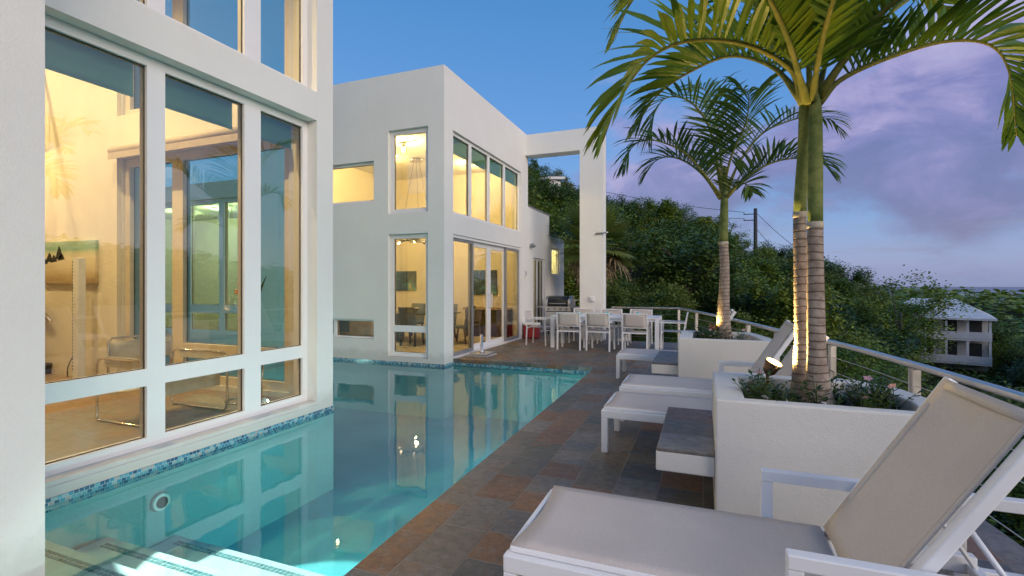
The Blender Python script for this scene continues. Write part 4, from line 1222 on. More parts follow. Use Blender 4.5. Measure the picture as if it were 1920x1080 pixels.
# ---------------------------------------------------------------- things inside the wing
def wing_inside():
    fl = .05
    t = thing('lounge_chair', (-5.45, 3.6, fl), 'white leather and chrome tube lounge chair behind the tall window', 'chair')
    r = .0125
    def loop(y):
        # side frame: runner, rear upright, arm tube, front upright
        return bez([(-5.92, y, fl + .013), (-5.5, y, fl + .013), (-5.08, y, fl + .013)], 4) + bez([(-5.04, y, fl + .03), (-5.02, y, fl + .10)], 3) + [Vector((-5.02, y, fl + .58))] + bez([(-5.04, y, fl + .64), (-5.09, y, fl + .66)], 3) + [Vector((-5.86, y, fl + .66))] + bez([(-5.91, y, fl + .64), (-5.93, y, fl + .58)], 3) + [Vector((-5.94, y, fl + .05))]
    for y in (3.22, 4.0): MB().tube(loop(y), r, 8, closed=True).build('side_frame', 'chrome', t)
    m = MB()
    m.tube([(-5.86, 3.28, fl + .36), (-5.86, 3.28, fl + .82), (-5.88, 3.32, fl + .86), (-5.88, 3.90, fl + .86), (-5.86, 3.94, fl + .82), (-5.86, 3.94, fl + .36)], r, 8)
    m.tube([(-5.08, 3.22, fl + .44), (-5.08, 4.0, fl + .44)], r, 8).tube([(-5.72, 3.22, fl + .30), (-5.72, 4.0, fl + .30)], r, 8)
    m.build('cross_frame', 'chrome', t)
    rows = [[(-5.06 - .68 * i / 8, 3.27 + .68 * j / 4, fl + .46 - .15 * i / 8 - .025 * math.sin(PI * i / 8)) for j in range(5)] for i in range(9)]
    MB().sheet(rows, .008).build('seat', 'white_leather', t)
    MB().box(-5.075, 3.27, fl + .30, -5.062, 3.95, fl + .455).build('seat_apron', 'white_leather', t, bevel=.004)
    rows = [[(-5.845 - .03 * math.sin(PI * j / 6), 3.29 + .64 * j / 6, fl + .60 + .22 * i / 3) for j in range(7)] for i in range(4)]
    MB().sheet(rows, .008).build('backrest', 'white_leather', t)
    for y in (3.22, 4.0):
        m = MB().box(-5.80, y - .007, fl + .575, -5.10, y + .007, fl + .685)
        m.build('arm_strap', 'white_leather', t, bevel=.004)
    t = thing('side_table', (-5.35, 4.4, fl), 'small glass side table with a chrome frame', 'table')
    x, y = -5.25, 4.42
    MB().cyl((x, y), .24, fl + .52, fl + .532, 28).build('table_top', 'thin_glass', t)
    m = MB().tube([(x + .23 * math.cos(2 * PI * k / 24), y + .23 * math.sin(2 * PI * k / 24), fl + .51) for k in range(24)], .012, 8, closed=True)
    m.tube([(x + .2 * math.cos(2 * PI * k / 24), y + .2 * math.sin(2 * PI * k / 24), fl + .013) for k in range(24)], .012, 8, closed=True)
    for k in range(3):
        a = 2 * PI * k / 3 + .4
        m.tube([(x + .2 * math.cos(a), y + .2 * math.sin(a), fl + .013), (x + .228 * math.cos(a), y + .228 * math.sin(a), fl + .51)], .010, 8)
    m.build('frame', 'chrome', t)
    t = thing('vase', (x, y, fl + .533), 'pale bulbous vase holding an orange bird of paradise flower', 'vase')
    MB().lathe((x, y, fl + .5335), [(.001, 0), (.06, 0), (.085, .05), (.09, .11), (.065, .20), (.03, .28), (.022, .36), (.028, .40), (.02, .40), (.015, .36)], 24).build('body', 'porcelain', t)
    m = MB().tube(bez([(x, y, fl + .7), (x - .01, y, fl + 1.1), (x - .05, y, fl + 1.35)], 8), .008, 6)
    m.tube(bez([(x, y, fl + .7), (x + .06, y + .1, fl + 1.2), (x + .12, y + .22, fl + 1.55)], 8), [.006, .007, .012, .03, .03, .02, .01, .002], 6)
    m.build('stem', 'plant_leaf', t)
    m = MB()
    for dx, dz, l in ((-.15, .03, 1), (-.10, .12, 1), (-.02, .16, 1), (.06, .10, 1), (-.16, -.02, 1)):
        a, b = Vector((x - .05, y, fl + 1.34)), Vector((x - .05 + dx, y + .02, fl + 1.34 + dz))
        m.tube([a, a.lerp(b, .5), b], [.006, .018, .001], 5)
    m.build('flower', 'flower_orange', t)
    p = MB().box(-9.92, 4.615, 1.50, -8.55, 4.658, 2.16).build('painting', 'seaside_picture')
    tag(p, 'wide seaside painting with dark rocks on the cream wall by the stairs', 'painting')
    m = MB()
    for k, (a, b, c_) in enumerate(((-9.86, .30, .10), (-9.74, .34, .16), (-9.62, .33, .13), (-9.48, .38, .22), (-9.42, .36, .12))):
        m.add([(a - .09, 4.6135, 1.50 + b), (a + .1, 4.6135, 1.50 + b + .02), (a + .06, 4.6135, 1.5 + b + c_ * .7), (a + .01, 4.6135, 1.50 + b + c_), (a - .05, 4.6135, 1.5 + b + c_ * .5)], [(0, 1, 2, 3, 4)])
    m.build('rocks', 'dark_void', p, fix=False)
    t = thing('floor_lamp', (-8.62, 4.45, fl), 'slender grey floor tower with punched slots before the cream wall', 'floor lamp')
    MB().box(-8.70, 4.40, fl + .02, -8.56, 4.50, 1.88).build('column', 'aluminium_white', t, bevel=.008)
    MB().box(-8.76, 4.34, fl + .001, -8.50, 4.56, fl + .0195).build('base', 'grey_frame', t)
    m = MB()
    for k in range(34): m.box(-8.705, 4.3985, .22 + k * .048, -8.684, 4.40 - .0002, .242 + k * .048)
    m.build('slots', 'dark_void', t)
    m = MB().tube(bez([(-8.72, 4.5, .45), (-8.85, 4.5, .42), (-9.05, 4.52, .22), (-9.12, 4.55, .06)], 10), .008, 5)
    m.build('cord', 'black_plastic', t)
wing_inside()

# ---------------------------------------------------------------- things inside the far block
def block_inside():
    t = thing('indoor_table', (-7.0, 10.9, .03), 'dark dining table with a glass top inside the far house', 'table')
    MB().box(-8.0, 10.35, .74, -5.9, 11.45, .765).build('table_top', 'dark_glassy', t)
    for x in (-7.6, -6.3):
        MB().box(x - .14, 10.65, .031, x + .14, 11.15, .739).build('leg', 'dark_wood', t)
    c0 = thing('indoor_chair', (0, 0, .03), '', 'chair', 'dark chairs round the indoor table')
    MB().box(-.22, -.22, .44, .22, .22, .50).build('seat', 'grey_fabric', c0, bevel=.015)
    rows = [[(-.22 + .44 * j / 4, -.20 - .10 * i / 4, .4 + .58 * i / 4) for j in range(5)] for i in range(5)]
    MB().sheet(rows, .04).build('backrest', 'grey_fabric', c0, bevel=.008)
    for sx in (-1, 1):
        for sy in (-1, 1): MB().bar((sx * .19, sy * .23, .031), (sx * .17, sy * .17, .44), .04, .04, up=(0, 1, 0)).build('leg', 'dark_wood', c0)
    L = [(-7.5, 10.15, 0, 'dark upholstered chair, window side of the indoor table, farther from the corner'), (-6.5, 10.1, 4, 'dark upholstered chair, window side of the indoor table, nearer the corner'),
         (-7.5, 11.7, 180, 'dark upholstered chair, wall side of the indoor table, farther from the corner'), (-6.5, 11.7, 176, 'dark upholstered chair, wall side of the indoor table, nearer the corner'),
         (-5.6, 10.9, 90, 'dark upholstered chair at the end of the indoor table facing away from the sliding doors')]
    for i, (x, y, r, lab) in enumerate(L):
        place(c0 if i == 0 else copy_tree(c0), (x, y, .0), R(r), lab)
    t = thing('fruit_bowl', (-7.0, 10.8, .766), 'wide shallow bowl on the indoor table', 'bowl')
    MB().lathe((-7.0, 10.8, .7665), [(.001, 0), (.08, 0), (.2, .06), (.28, .13), (.27, .13), (.18, .07), (.001, .02)], 20).build('bowl', 'chrome', t)
    for x, z0, z1, w, mt, lab in ((-8.55, 1.3, 1.9, .75, 'dark_picture', 'dark blue picture low on the far room wall'), (-7.45, 2.1, 2.75, .5, 'green_picture', 'small green picture higher on the far room wall'),
                                  (-5.9, 1.2, 1.9, .8, 'dark_picture', 'dark picture behind the first sliding door leaf')):
        p = MB().box(x - w / 2, 12.89, z0, x + w / 2, 12.928, z1).build('picture', mt)
        tag(p, lab, 'picture', 'pictures in the far house')
    t = thing('sideboard', (-5.5, 12.7, .03), 'low dark sideboard with an oak top behind the sliding doors', 'sideboard')
    MB().box(-6.3, 12.5, .031, -5.0, 12.92, .78).build('body', 'dark_wood', t)
    MB().box(-6.35, 12.46, .781, -4.95, 12.925, .84).build('top', 'oak', t)
    t = thing('kitchen_shelf', (-8.3, 9.0, .36), 'brown shelf unit behind the low slot window', 'shelf')
    MB().box(-9.0, 9.05, .031, -6.9, 9.5, .9).build('body', 'oak', t)
    MB().box(-8.2, 9.035, .40, -7.5, 9.049, .74).build('oven_door', 'dark_glassy', t)
block_inside()

# ================================================================ PALMS
NEAR_FRONDS = [
    ([(0.63, 3.79, 2.7), (0.54, 3.7, 2.91), (0.26, 3.48, 3.02), (-0.07, 3.25, 3.0), (-0.31, 3.1, 2.86), (-0.48, 3.03, 2.6), (-0.59, 3.04, 2.36)], 0.5),
    ([(0.63, 3.84, 2.75), (0.46, 3.94, 3.04), (0.19, 4.1, 3.23), (-0.11, 4.2, 3.19), (-0.36, 4.26, 3.06), (-0.54, 4.24, 2.79)], 0.46),
    ([(0.72, 3.82, 2.7), (0.88, 3.88, 2.87), (1.18, 3.95, 3.0), (1.48, 4.01, 3.07), (1.72, 4.05, 3.02), (1.84, 4.1, 2.83), (1.91, 4.18, 2.45)], 0.5),
    ([(0.74, 3.88, 2.75), (0.97, 4.02, 3.1), (1.32, 4.27, 3.48), (1.76, 4.55, 3.77), (2.26, 4.85, 3.79)], 0.55),
    ([(0.67, 3.78, 2.69), (0.65, 3.74, 3.01), (0.62, 3.67, 3.34), (0.58, 3.55, 3.65), (0.48, 3.35, 3.84)], 0.6),
    ([(0.65, 3.85, 2.77), (0.47, 3.94, 3.3), (0.2, 4.05, 3.77), (-0.19, 4.06, 3.93), (-0.49, 4.05, 3.82), (-0.68, 4.03, 3.5)], 0.5),
    ([(0.72, 3.8, 2.74), (1.0, 3.66, 3.14), (1.25, 3.49, 3.21), (1.48, 3.37, 3.08), (1.68, 3.34, 2.8)], 0.55),
    ([(0.72, 3.91, 2.76), (0.92, 4.33, 3.31), (1.18, 4.75, 3.76), (1.67, 5.26, 4.07), (2.15, 5.67, 4.0)], 0.5),
    ([(0.65, 3.88, 2.76), (0.59, 4.31, 3.32), (0.44, 4.57, 3.77), (0.21, 4.8, 4.04), (-0.04, 4.87, 3.93)], 0.5),
    ([(0.67, 3.75, 2.7), (0.67, 3.37, 2.98), (0.69, 2.95, 3.1), (0.81, 2.68, 3.05)], 0.55),
    ([(0.64, 3.74, 2.7), (0.45, 3.29, 2.98), (0.21, 2.76, 3.1), (-0.04, 2.45, 3.09)], 0.55),
]
FAR_FRONDS = [
    ([(0.26, 7.61, 2.77), (0.11, 7.55, 3.64), (-0.07, 7.48, 3.99), (-0.27, 7.41, 4.15), (-0.52, 7.31, 4.13), (-0.68, 7.25, 3.83), (-0.74, 7.22, 3.49)], 0.62),
    ([(0.24, 7.5, 2.71), (0.03, 7.36, 3.01), (-0.19, 7.23, 3.27), (-0.41, 7.08, 3.4), (-0.69, 6.92, 3.46), (-0.9, 6.84, 3.36), (-1.02, 6.79, 3.05)], 0.55),
    ([(0.27, 7.56, 2.75), (0.32, 7.42, 3.08), (0.4, 7.24, 3.34), (0.51, 6.96, 3.55), (0.53, 6.7, 3.78), (0.45, 6.4, 3.81)], 0.7),
    ([(0.31, 7.58, 2.72), (0.57, 7.63, 2.98), (0.84, 7.68, 3.16), (1.13, 7.74, 3.23), (1.45, 7.81, 3.2), (1.66, 7.84, 3.03)], 0.6),
    ([(0.3, 7.68, 2.77), (0.49, 7.81, 3.25), (0.79, 8.03, 3.68), (1.11, 8.27, 3.89), (1.48, 8.52, 4.02), (1.8, 8.75, 4.01), (1.99, 8.83, 3.8)], 0.62),
    ([(0.3, 7.52, 2.7), (0.39, 7.23, 2.79), (0.5, 6.96, 2.78), (0.58, 6.77, 2.63)], 0.4),
    ([(0.24, 7.71, 2.73), (-0.04, 7.82, 3.16), (-0.37, 7.91, 3.42), (-0.67, 8.0, 3.44), (-0.89, 8.02, 3.17)], 0.55),
    ([(0.27, 7.73, 2.78), (0.24, 7.98, 3.51), (0.16, 8.32, 4.24), (0.0, 8.69, 4.73), (-0.24, 8.92, 4.85)], 0.65),
    ([(0.29, 7.73, 2.78), (0.43, 8.11, 3.49), (0.73, 8.65, 4.19), (1.1, 9.23, 4.55), (1.48, 9.7, 4.43)], 0.6),
    ([(0.28, 7.62, 2.76), (0.18, 7.05, 3.14), (0.01, 6.44, 3.4), (-0.13, 5.96, 3.36), (-0.27, 5.58, 3.09)], 0.6),
]
def frond_mesh(m, pts, ll, rnd, n=46, wide=.062, base_bare=.16, vee=.55, droop=.55, origin=Vector((0, 0, 0)), ncurve=34, tipf=.35):
    """leaflets of one frond: bent, tapered, folded strips on both sides of the rachis"""
    C = bez(pts, ncurve)
    acc = [0]
    for a, b in zip(C, C[1:]): acc.append(acc[-1] + (b - a).length)
    T = acc[-1]
    def at(s):
        for i in range(len(acc) - 1):
            if s <= acc[i + 1] or i == len(acc) - 2:
                f_ = (s - acc[i]) / max(1e-6, acc[i + 1] - acc[i])
                return C[i].lerp(C[i + 1], f_), (C[i + 1] - C[i]).normalized()
    Z = Vector((0, 0, 1))
    for k in range(n):
        u = base_bare + (1 - base_bare) * (k + .5 * rnd.random()) / n
        p, t = at(u * T)
        side = t.cross(Z)
        if side.length < .15: side = t.cross(Vector((.6, .8, 0)))
        side.normalize()
        up = side.cross(t).normalized()
        k_ = 1.0 if side.y > 0 else -1.0          # trade wind twists the blade: one row lifts, the other dips
        tw = R(16) * k_
        vee_u = vee * (1 - .95 * max(0.0, (u - .5) / .5))
        droop_u = droop * (1 + 1.9 * max(0.0, (u - .5) / .5))
        side, up = (side * math.cos(tw) + up * math.sin(tw)), (up * math.cos(tw) - side * math.sin(tw))
        prof = math.sin(PI * min(1, (u - base_bare) / (1 - base_bare) * .80 + .17)) ** .7
        L0 = ll * (prof * (1 - tipf) + tipf * min(1, prof * 1.5)) * rnd.uniform(.85, 1.1)
        for sg in (-1, 1):
            if rnd.random() < .04: continue
            L = L0 * rnd.uniform(.9, 1.08)
            fwd = .35 + .55 * u + 1.3 * max(0.0, (u - .5) / .5)
            d = (side * sg * 1.0 + up * (vee_u + rnd.uniform(-.3, .3)) + t * (fwd + rnd.uniform(-.15, .15))).normalized()
            wd = wide * rnd.uniform(.75, 1.15) * (.55 + .45 * prof)
            ns = 5
            q = p.copy(); dirv = d.copy()
            rowv = []
            tilt = Vector((rnd.uniform(-.3, .3), rnd.uniform(-.3, .3), rnd.uniform(-.3, .3)))
            for i in range(ns + 1):
                f_ = i / ns
                wv = wd * (.35 + 1.3 * f_ if f_ < .5 else 1.0) if f_ < .5 else wd * max(.03, (1 - ((f_ - .5) / .5) ** 1.6))
                ax = t - dirv * t.dot(dirv) + tilt
                ax = ax - dirv * ax.dot(dirv)
                if ax.length < .05: ax = side.copy()
                ax.normalize()
                nn = ax.cross(dirv).normalized()
                rowv.append((q - ax * wv * .5, q + nn * wv * .10, q + ax * wv * .5))
                dirv = (dirv + Vector((0, 0, -1)) * droop_u / ns * (.35 + 1.3 * f_) * (L / .5)).normalized()
                q = q + dirv * (L / ns)
            vs = [v for r in rowv for v in r]
            fs = []
            for i in range(ns):
                for j in (0, 1):
                    fs.append((i * 3 + j, i * 3 + j + 1, (i + 1) * 3 + j + 1, (i + 1) * 3 + j))
            m.add(vs, fs, False)
    return C, T

def palm(name, loc, label, group, trunk, crown_z, top, fronds, leafm, lm_kw, ring_z=None, flare=.10, seed=1):
    """trunk: list of (x, y, z, r); fronds: list of (pts, leaflet length)"""
    rnd = random.Random(seed)
    t = thing(name, loc, label, 'palm tree', group)
    C = bez([a[:3] for a in trunk], 26)
    rs = [a[3] for a in trunk]
    n = len(trunk) - 1
    rr = []
    for i in range(26):
        x = i / 25 * n; k = min(int(x), n - 1)
        rr.append(rs[k] + (rs[k + 1] - rs[k]) * (x - k))
    zsplit = ring_z if ring_z else 99
    low = [(p, r) for p, r in zip(C, rr) if p.z <= zsplit + .05]
    hi = [(p, r) for p, r in zip(C, rr) if p.z >= zsplit - .06]
    MB().tube([p for p, r in low], [r for p, r in low], 20).build('trunk', 'palm_bark', t)
    if ring_z:
        MB().tube([p for p, r in hi], [r * 1.0 for p, r in hi], 20).build('crownshaft', 'crownshaft', t)
        j = min(range(26), key=lambda i: abs(C[i].z - ring_z))
        a = C[j]; dd = (C[min(j + 1, 25)] - C[j - 1]).normalized()
        MB().tube([a - dd * .022, a - dd * .012, a + dd * .012, a + dd * .022], [rr[j] * 1.0, rr[j] * 1.09, rr[j] * 1.09, rr[j] * 1.0], 20).build('leaf_scar', 'ring_scar', t)
    for pts, ll in fronds:
        m = MB()
        Cv, T = frond_mesh(m, pts, ll, rnd, **lm_kw)
        f_ = m.build('frond', leafm, t, fix=False)
        s = MB()
        nC = len(Cv)
        s.tube(Cv, [max(.004, .020 * (1 - i / nC) ** .8 + .014 * max(0, 1 - i / 4)) for i in range(nC)], 7)
        s.build('rachis', 'rachis', f_)
    return t
bark('rachis', (.13, .15, .03), (.24, .22, .06))
gp = 'palms in the terrace planters'
kw = dict(n=44, wide=.052, vee=1.15, droop=.42)
t2 = [(.70, 3.68, .66, .12), (.695, 3.685, .76, .085), (.69, 3.69, 1.0, .056), (.685, 3.70, 1.5, .049), (.685, 3.71, 1.9, .045), (.69, 3.73, 2.3, .044), (.695, 3.76, 2.62, .040), (.70, 3.79, 2.78, .018)]
t1 = [(.66, 3.95, .66, .11), (.655, 3.94, .78, .075), (.645, 3.93, 1.1, .047), (.635, 3.92, 1.6, .043), (.63, 3.91, 2.0, .041), (.648, 3.88, 2.4, .039), (.648, 3.84, 2.70, .036), (.645, 3.84, 2.85, .015)]
NF = NEAR_FRONDS
palm('palm_tree', (.70, 3.68, .66), 'palm with ringed trunk and pale green shaft, right hand stem of the twin palms', gp, t2, 0, 0, [NF[i] for i in (2, 3, 4, 6, 7, 9)], 'palm_leaf', kw, ring_z=1.92, seed=3)
palm('palm_tree', (.66, 3.95, .66), 'slimmer palm lit orange on one side, left hand stem of the twin palms', gp, t1, 0, 0, [NF[i] for i in (0, 1, 5, 8, 10)], 'palm_leaf', kw, ring_z=2.0, seed=5)
tf = [(.27, 7.50, .68, .13), (.27, 7.50, .82, .105), (.27, 7.50, 1.15, .078), (.285, 7.50, 1.7, .062), (.27, 7.50, 2.1, .060), (.28, 7.50, 2.6, .052), (.285, 7.50, 3.0, .038), (.285, 7.50, 3.15, .02)]
kw2 = dict(n=38, wide=.042, vee=.9, droop=.5, base_bare=.2)
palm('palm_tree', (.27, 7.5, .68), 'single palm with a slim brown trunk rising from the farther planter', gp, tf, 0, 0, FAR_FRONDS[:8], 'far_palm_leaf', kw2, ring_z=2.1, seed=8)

# ---- fan palm behind the portal leg
def fan_palm():
    rnd = random.Random(4)
    x, y, z = -3.25, 15.6, 2.75
    t = thing('fan_palm', (x, y, -1.4), 'shaggy fan palm with hanging dead leaves behind the portal leg', 'palm tree')
    MB().tube([(x, y, -1.6), (x, y, 0), (x + .03, y, 1.4), (x, y, z)], [.24, .19, .2, .16], 14).build('trunk', 'grey_palm_bark', t)
    def fan(m, c0, d, size, n, gravity):
        side = d.cross(Vector((0, 0, 1))); side.normalize(); up = side.cross(d).normalized()
        for k in range(n):
            a = (k / (n - 1) - .5) * 2 * R(112)
            v = (d * math.cos(a) + side * math.sin(a) + up * .10).normalized()
            L = size * (1 - .25 * abs(a) / R(112)) * rnd.uniform(.9, 1.05)
            w_ = size * .045
            q = c0.copy(); vv = v.copy(); row = []
            for i in range(5):
                f_ = i / 4
                ax = vv.cross(up)
                if ax.length < .05: ax = side.copy()
                ax.normalize()
                wv = w_ * (.4 + 1.2 * f_ if f_ < .5 else 1 - (f_ - .5) * 1.9)
                row += [q - ax * wv, q + ax * wv]
                vv = (vv + Vector((0, 0, -1)) * gravity * f_ * .45).normalized()
                q = q + vv * L / 4
            m.add(row, [(2 * i, 2 * i + 1, 2 * i + 3, 2 * i + 2) for i in range(4)])
    for k in range(30):
        az = k * 2.399; e = R(78 - 108 * (k / 29))
        d = Vector((math.cos(az) * math.cos(e), math.sin(az) * math.cos(e), math.sin(e)))
        s0 = Vector((x, y, z)); c0 = s0 + d * rnd.uniform(.6, .95)
        m = MB(); fan(m, c0, d, rnd.uniform(.75, 1.0), 24, .45)
        f_ = m.build('leaf', 'fan_leaf', t, fix=False)
        MB().tube([s0, s0.lerp(c0, .5) + Vector((0, 0, .03)), c0], .012, 6).build('stalk', 'fan_leaf', f_)
    for k in range(18):
        az = k * 2.399 + 1; e = R(rnd.uniform(-72, -8))
        d = Vector((math.cos(az) * math.cos(e), math.sin(az) * math.cos(e), math.sin(e)))
        s0 = Vector((x, y, z - .15)); c0 = s0 + d * rnd.uniform(.5, .75)
        m = MB(); fan(m, c0, (d + Vector((0, 0, -.7))).normalized(), rnd.uniform(.5, 1.1), 11, 2.0)
        f_ = m.build('dead_leaf', 'dry_frond', t, fix=False)
        MB().tube([s0, s0.lerp(c0, .5), c0], .012, 6).build('stalk', 'dry_frond', f_)
fan_palm()

# ---------------------------------------------------------------- small plants in the planters
def plant_src(seed, kind):
    rnd = random.Random(seed)
    t = thing('flowering_plant', (0, 0, 0), '', 'plant', 'flowering plants in the planters')
    stems = MB(); lv = MB(); fl = MB(); fls = []
    for k in range(9 if kind else 7):
        a = rnd.uniform(0, 2 * PI); h = rnd.uniform(.07, .17); lean = rnd.uniform(.03, .10)
        p0 = Vector((rnd.uniform(-.02, .02), rnd.uniform(-.02, .02), -.01)); p1 = Vector((lean * math.cos(a), lean * math.sin(a), h))
        mid = p0.lerp(p1, .5) + Vector((0, 0, .015))
        stems.tube([p0, mid, p1], .002, 4)
        for i in range(7):
            f_ = .25 + .75 * i / 6
            q = p0.lerp(p1, f_); b = rnd.uniform(0, 2 * PI)
            d = Vector((math.cos(b), math.sin(b), rnd.uniform(.1, .7))).normalized()
            L = rnd.uniform(.030, .055); s = d.cross(Vector((0, 0, 1))).normalized() * L * .22
            lv.add([q, q + d * L * .5 + s, q + d * L, q + d * L * .5 - s], [(0, 1, 2, 3)])
        if rnd.random() < .11:
            up = Vector((rnd.uniform(-.4, .4), rnd.uniform(-.9, .1), .8)).normalized()
            x = up.orthogonal().normalized(); y = up.cross(x)
            for i in range(5):
                b = 2 * PI * i / 5
                r1 = x * math.cos(b) + y * math.sin(b); r2 = x * math.cos(b + .5) + y * math.sin(b + .5); r0 = x * math.cos(b - .5) + y * math.sin(b - .5)
                c_ = p1 + up * .006
                fl.add([c_, c_ + r0 * .017, c_ + r1 * .022, c_ + r2 * .017], [(0, 1, 2, 3)])
            fls.append(fl); fl = MB()
    stems.build('stem', 'plant_leaf', t); lv.build('leaves', 'plant_leaf' if kind else 'plant_leaf_dark', t, fix=False)
    for fl in fls: fl.build('flower', 'flower_pink' if kind else 'flower_white', t, fix=False)
    return t
srcs = [plant_src(s, s % 2) for s in (1, 2, 3, 4, 8)]
rnd = random.Random(11)
used = [False] * len(srcs)
pl = []
for (poly, zt, n, where) in ((pi_, .70, 26, 'front planter'), (pi2, .70, 20, 'farther planter')):
    c_ = 0
    while c_ < n:
        xs = [p[0] for p in poly]; ys = [p[1] for p in poly]
        x, y = rnd.uniform(min(xs) + .05, max(xs) - .05), rnd.uniform(min(ys) + .03, max(ys) - .05)
        if x + .55 * (y - min(ys)) > max(xs) + .12: continue
        if where == 'front planter' and (math.hypot(x - .70, y - 3.68) < .13 or math.hypot(x - .66, y - 3.95) < .12): continue
        if where == 'farther planter' and math.hypot(x - .27, y - 7.5) < .16: continue
        pl.append((x, y, zt, where)); c_ += 1
for i, (x, y, z, where) in enumerate(pl):
    k = i % len(srcs)
    o = srcs[k] if not used[k] else copy_tree(srcs[k])
    used[k] = True
    lab = {1: 'light green leafy plant with pink blooms', 0: 'dark green leafy plant with pale blooms'}[(1, 2, 3, 4, 8)[k] % 2]
    place(o, (x, y, z), rnd.uniform(0, 6.28), lab + (' growing round the twin palms' if where == 'front planter' else ' growing round the single palm'))
    o['group'] = 'flowering plants round the twin palms' if where == 'front planter' else 'flowering plants round the single palm'
    s = rnd.uniform(.8, 1.25); o.scale = (s, s, s)
def cover(poly, name):
    rnd = random.Random(5); lv = MB()
    xs = [p[0] for p in poly]; ys = [p[1] for p in poly]
    for k in range(1500):
        x, y = rnd.uniform(min(xs) + .03, max(xs) - .03), rnd.uniform(min(ys) + .02, max(ys) - .03)
        if x + .5 * (y - min(ys)) > max(xs) + .06: continue
        if noise.noise(Vector((x * 4, y * 4, 1))) < -.12: continue
        b = rnd.uniform(0, 2 * PI); d = Vector((math.cos(b), math.sin(b), rnd.uniform(0, .8))).normalized(); L = rnd.uniform(.02, .045)
        q = Vector((x, y, .692 + rnd.uniform(0, .035))); s = d.cross(Vector((0, 0, 1))).normalized() * L * .3
        lv.add([q, q + d * L * .5 + s, q + d * L, q + d * L * .5 - s], [(0, 1, 2, 3)])
    tag(lv.build('ground_cover', 'plant_leaf_dark', fix=False), name, 'ground cover', kind='stuff')
cover(pi_, 'low dark leaves covering the soil round the twin palms')
cover(pi2, 'low dark leaves covering the soil round the single palm')

# ================================================================ HILLSIDE: trees, houses, pole
def tree_src(name, seed, h, rx, rz, leafm, n_clump, n_leaf, ls, open_=0.0, cat='tree'):
    rnd = random.Random(seed)
    t = thing(name, (0, 0, 0), '', cat)
    tr = MB(); lv = MB()
    lean = Vector((rnd.uniform(-.3, .3), rnd.uniform(-.3, .3), 0))
    base_h = h - rz * 1.1
    crown_c = Vector((lean.x, lean.y, base_h))
    tr.tube(bez([(0, 0, -1.2), (lean.x * .3, lean.y * .3, base_h * .4), tuple(crown_c)], 8), [.20, .17, .15, .14, .12, .11, .09, .06], 8)
    centers = []
    for k in range(n_clump):
        while True:
            v = Vector((rnd.uniform(-1, 1), rnd.uniform(-1, 1), rnd.uniform(-.75, 1)))
            if .25 < v.length < 1: break
        v = v * (.75 + .35 * rnd.random())
        bumpy = 1 + .35 * noise.noise(v * 2.1 + Vector((seed * 3.3, 0, 0)))
        c_ = crown_c + Vector((v.x * rx, v.y * rx, v.z * rz)) * bumpy
        centers.append(c_)
        if k % 3 == 0:
            s0 = Vector((lean.x * .6, lean.y * .6, base_h * rnd.uniform(.35, .9)))
            tr.tube(bez([tuple(s0), tuple(s0.lerp(c_, .5) + Vector((0, 0, .25))), tuple(c_)], 5), [.07, .055, .04, .028, .015], 5)
    for c_ in centers:
        cr = rnd.uniform(.55, 1.05) * rx * .30
        for i in range(n_leaf):
            v = Vector((rnd.gauss(0, .5), rnd.gauss(0, .5), rnd.gauss(0, .36)))
            q = c_ + v * cr
            b = rnd.uniform(0, 2 * PI)
            d = (Vector((math.cos(b), math.sin(b), rnd.uniform(-.5, .6))) + v * .5).normalized()
            nrm = Vector((rnd.uniform(-.6, .6), rnd.uniform(-.6, .6), 1)) + v * .6
            s = d.cross(nrm)
            if s.length < .05: continue
            s.normalize()
            L = ls * rnd.uniform(.7, 1.3); s = s * L * .30
            lv.add([q, q + d * L * .5 + s, q + d * L, q + d * L * .5 - s], [(0, 1, 2, 3)])
    tr.build('trunk', 'tree_bark', t)
    lv.build('crown', leafm, t, fix=False)
    return t
kinds = [
    ('broadleaf_tree', 1, 6.2, 2.7, 2.3, 'dark_leaf', 50, 170, .24, 'dense dark green broadleaf tree on the hillside'),
    ('broadleaf_tree', 2, 5.2, 2.9, 1.8, 'olive_leaf', 50, 170, .22, 'low spreading olive green tree on the hillside'),
    ('broadleaf_tree', 3, 6.8, 2.3, 2.6, 'tree_leaf', 46, 170, .24, 'tall rounded dark green tree on the hillside'),
    ('bush', 4, 3.2, 2.1, 1.3, 'bush_leaf', 34, 130, .22, 'wide bluish green bush on the hillside'),
    ('bush', 5, 2.8, 1.9, 1.2, 'olive_leaf', 34, 130, .22, 'low yellowish green bush on the hillside'),
    ('feathery_tree', 6, 6.0, 2.8, 2.0, 'tree_leaf', 26, 190, .17, 'thin feathery tree with gaps in its crown on the hillside'),
    ('bush', 7, 3.4, 2.0, 1.5, 'grey_leaf', 34, 120, .20, 'grey green shrub on the hillside'),
    ('bush', 8, 3.2, 2.0, 1.4, 'bush_leaf', 44, 330, .125, 'dense small leaved green bush just below the terrace'),
    ('bush', 9, 2.7, 2.1, 1.2, 'olive_leaf', 44, 330, .115, 'yellowish green small leaved bush just below the terrace'),
    ('broadleaf_tree', 10, 4.6, 2.3, 1.7, 'tree_leaf', 46, 330, .14, 'rounded small leaved green tree near the terrace'),
]
tsrc = []
for k in kinds: tsrc.append([tree_src(*k[:9], cat='bush' if k[0] == 'bush' else 'tree'), k[9], False])
HOUSES = [(24.9, 72.0, 6.5), (-19.5, 67.5, 5.0)]
rnd = random.Random(21)
placed = []
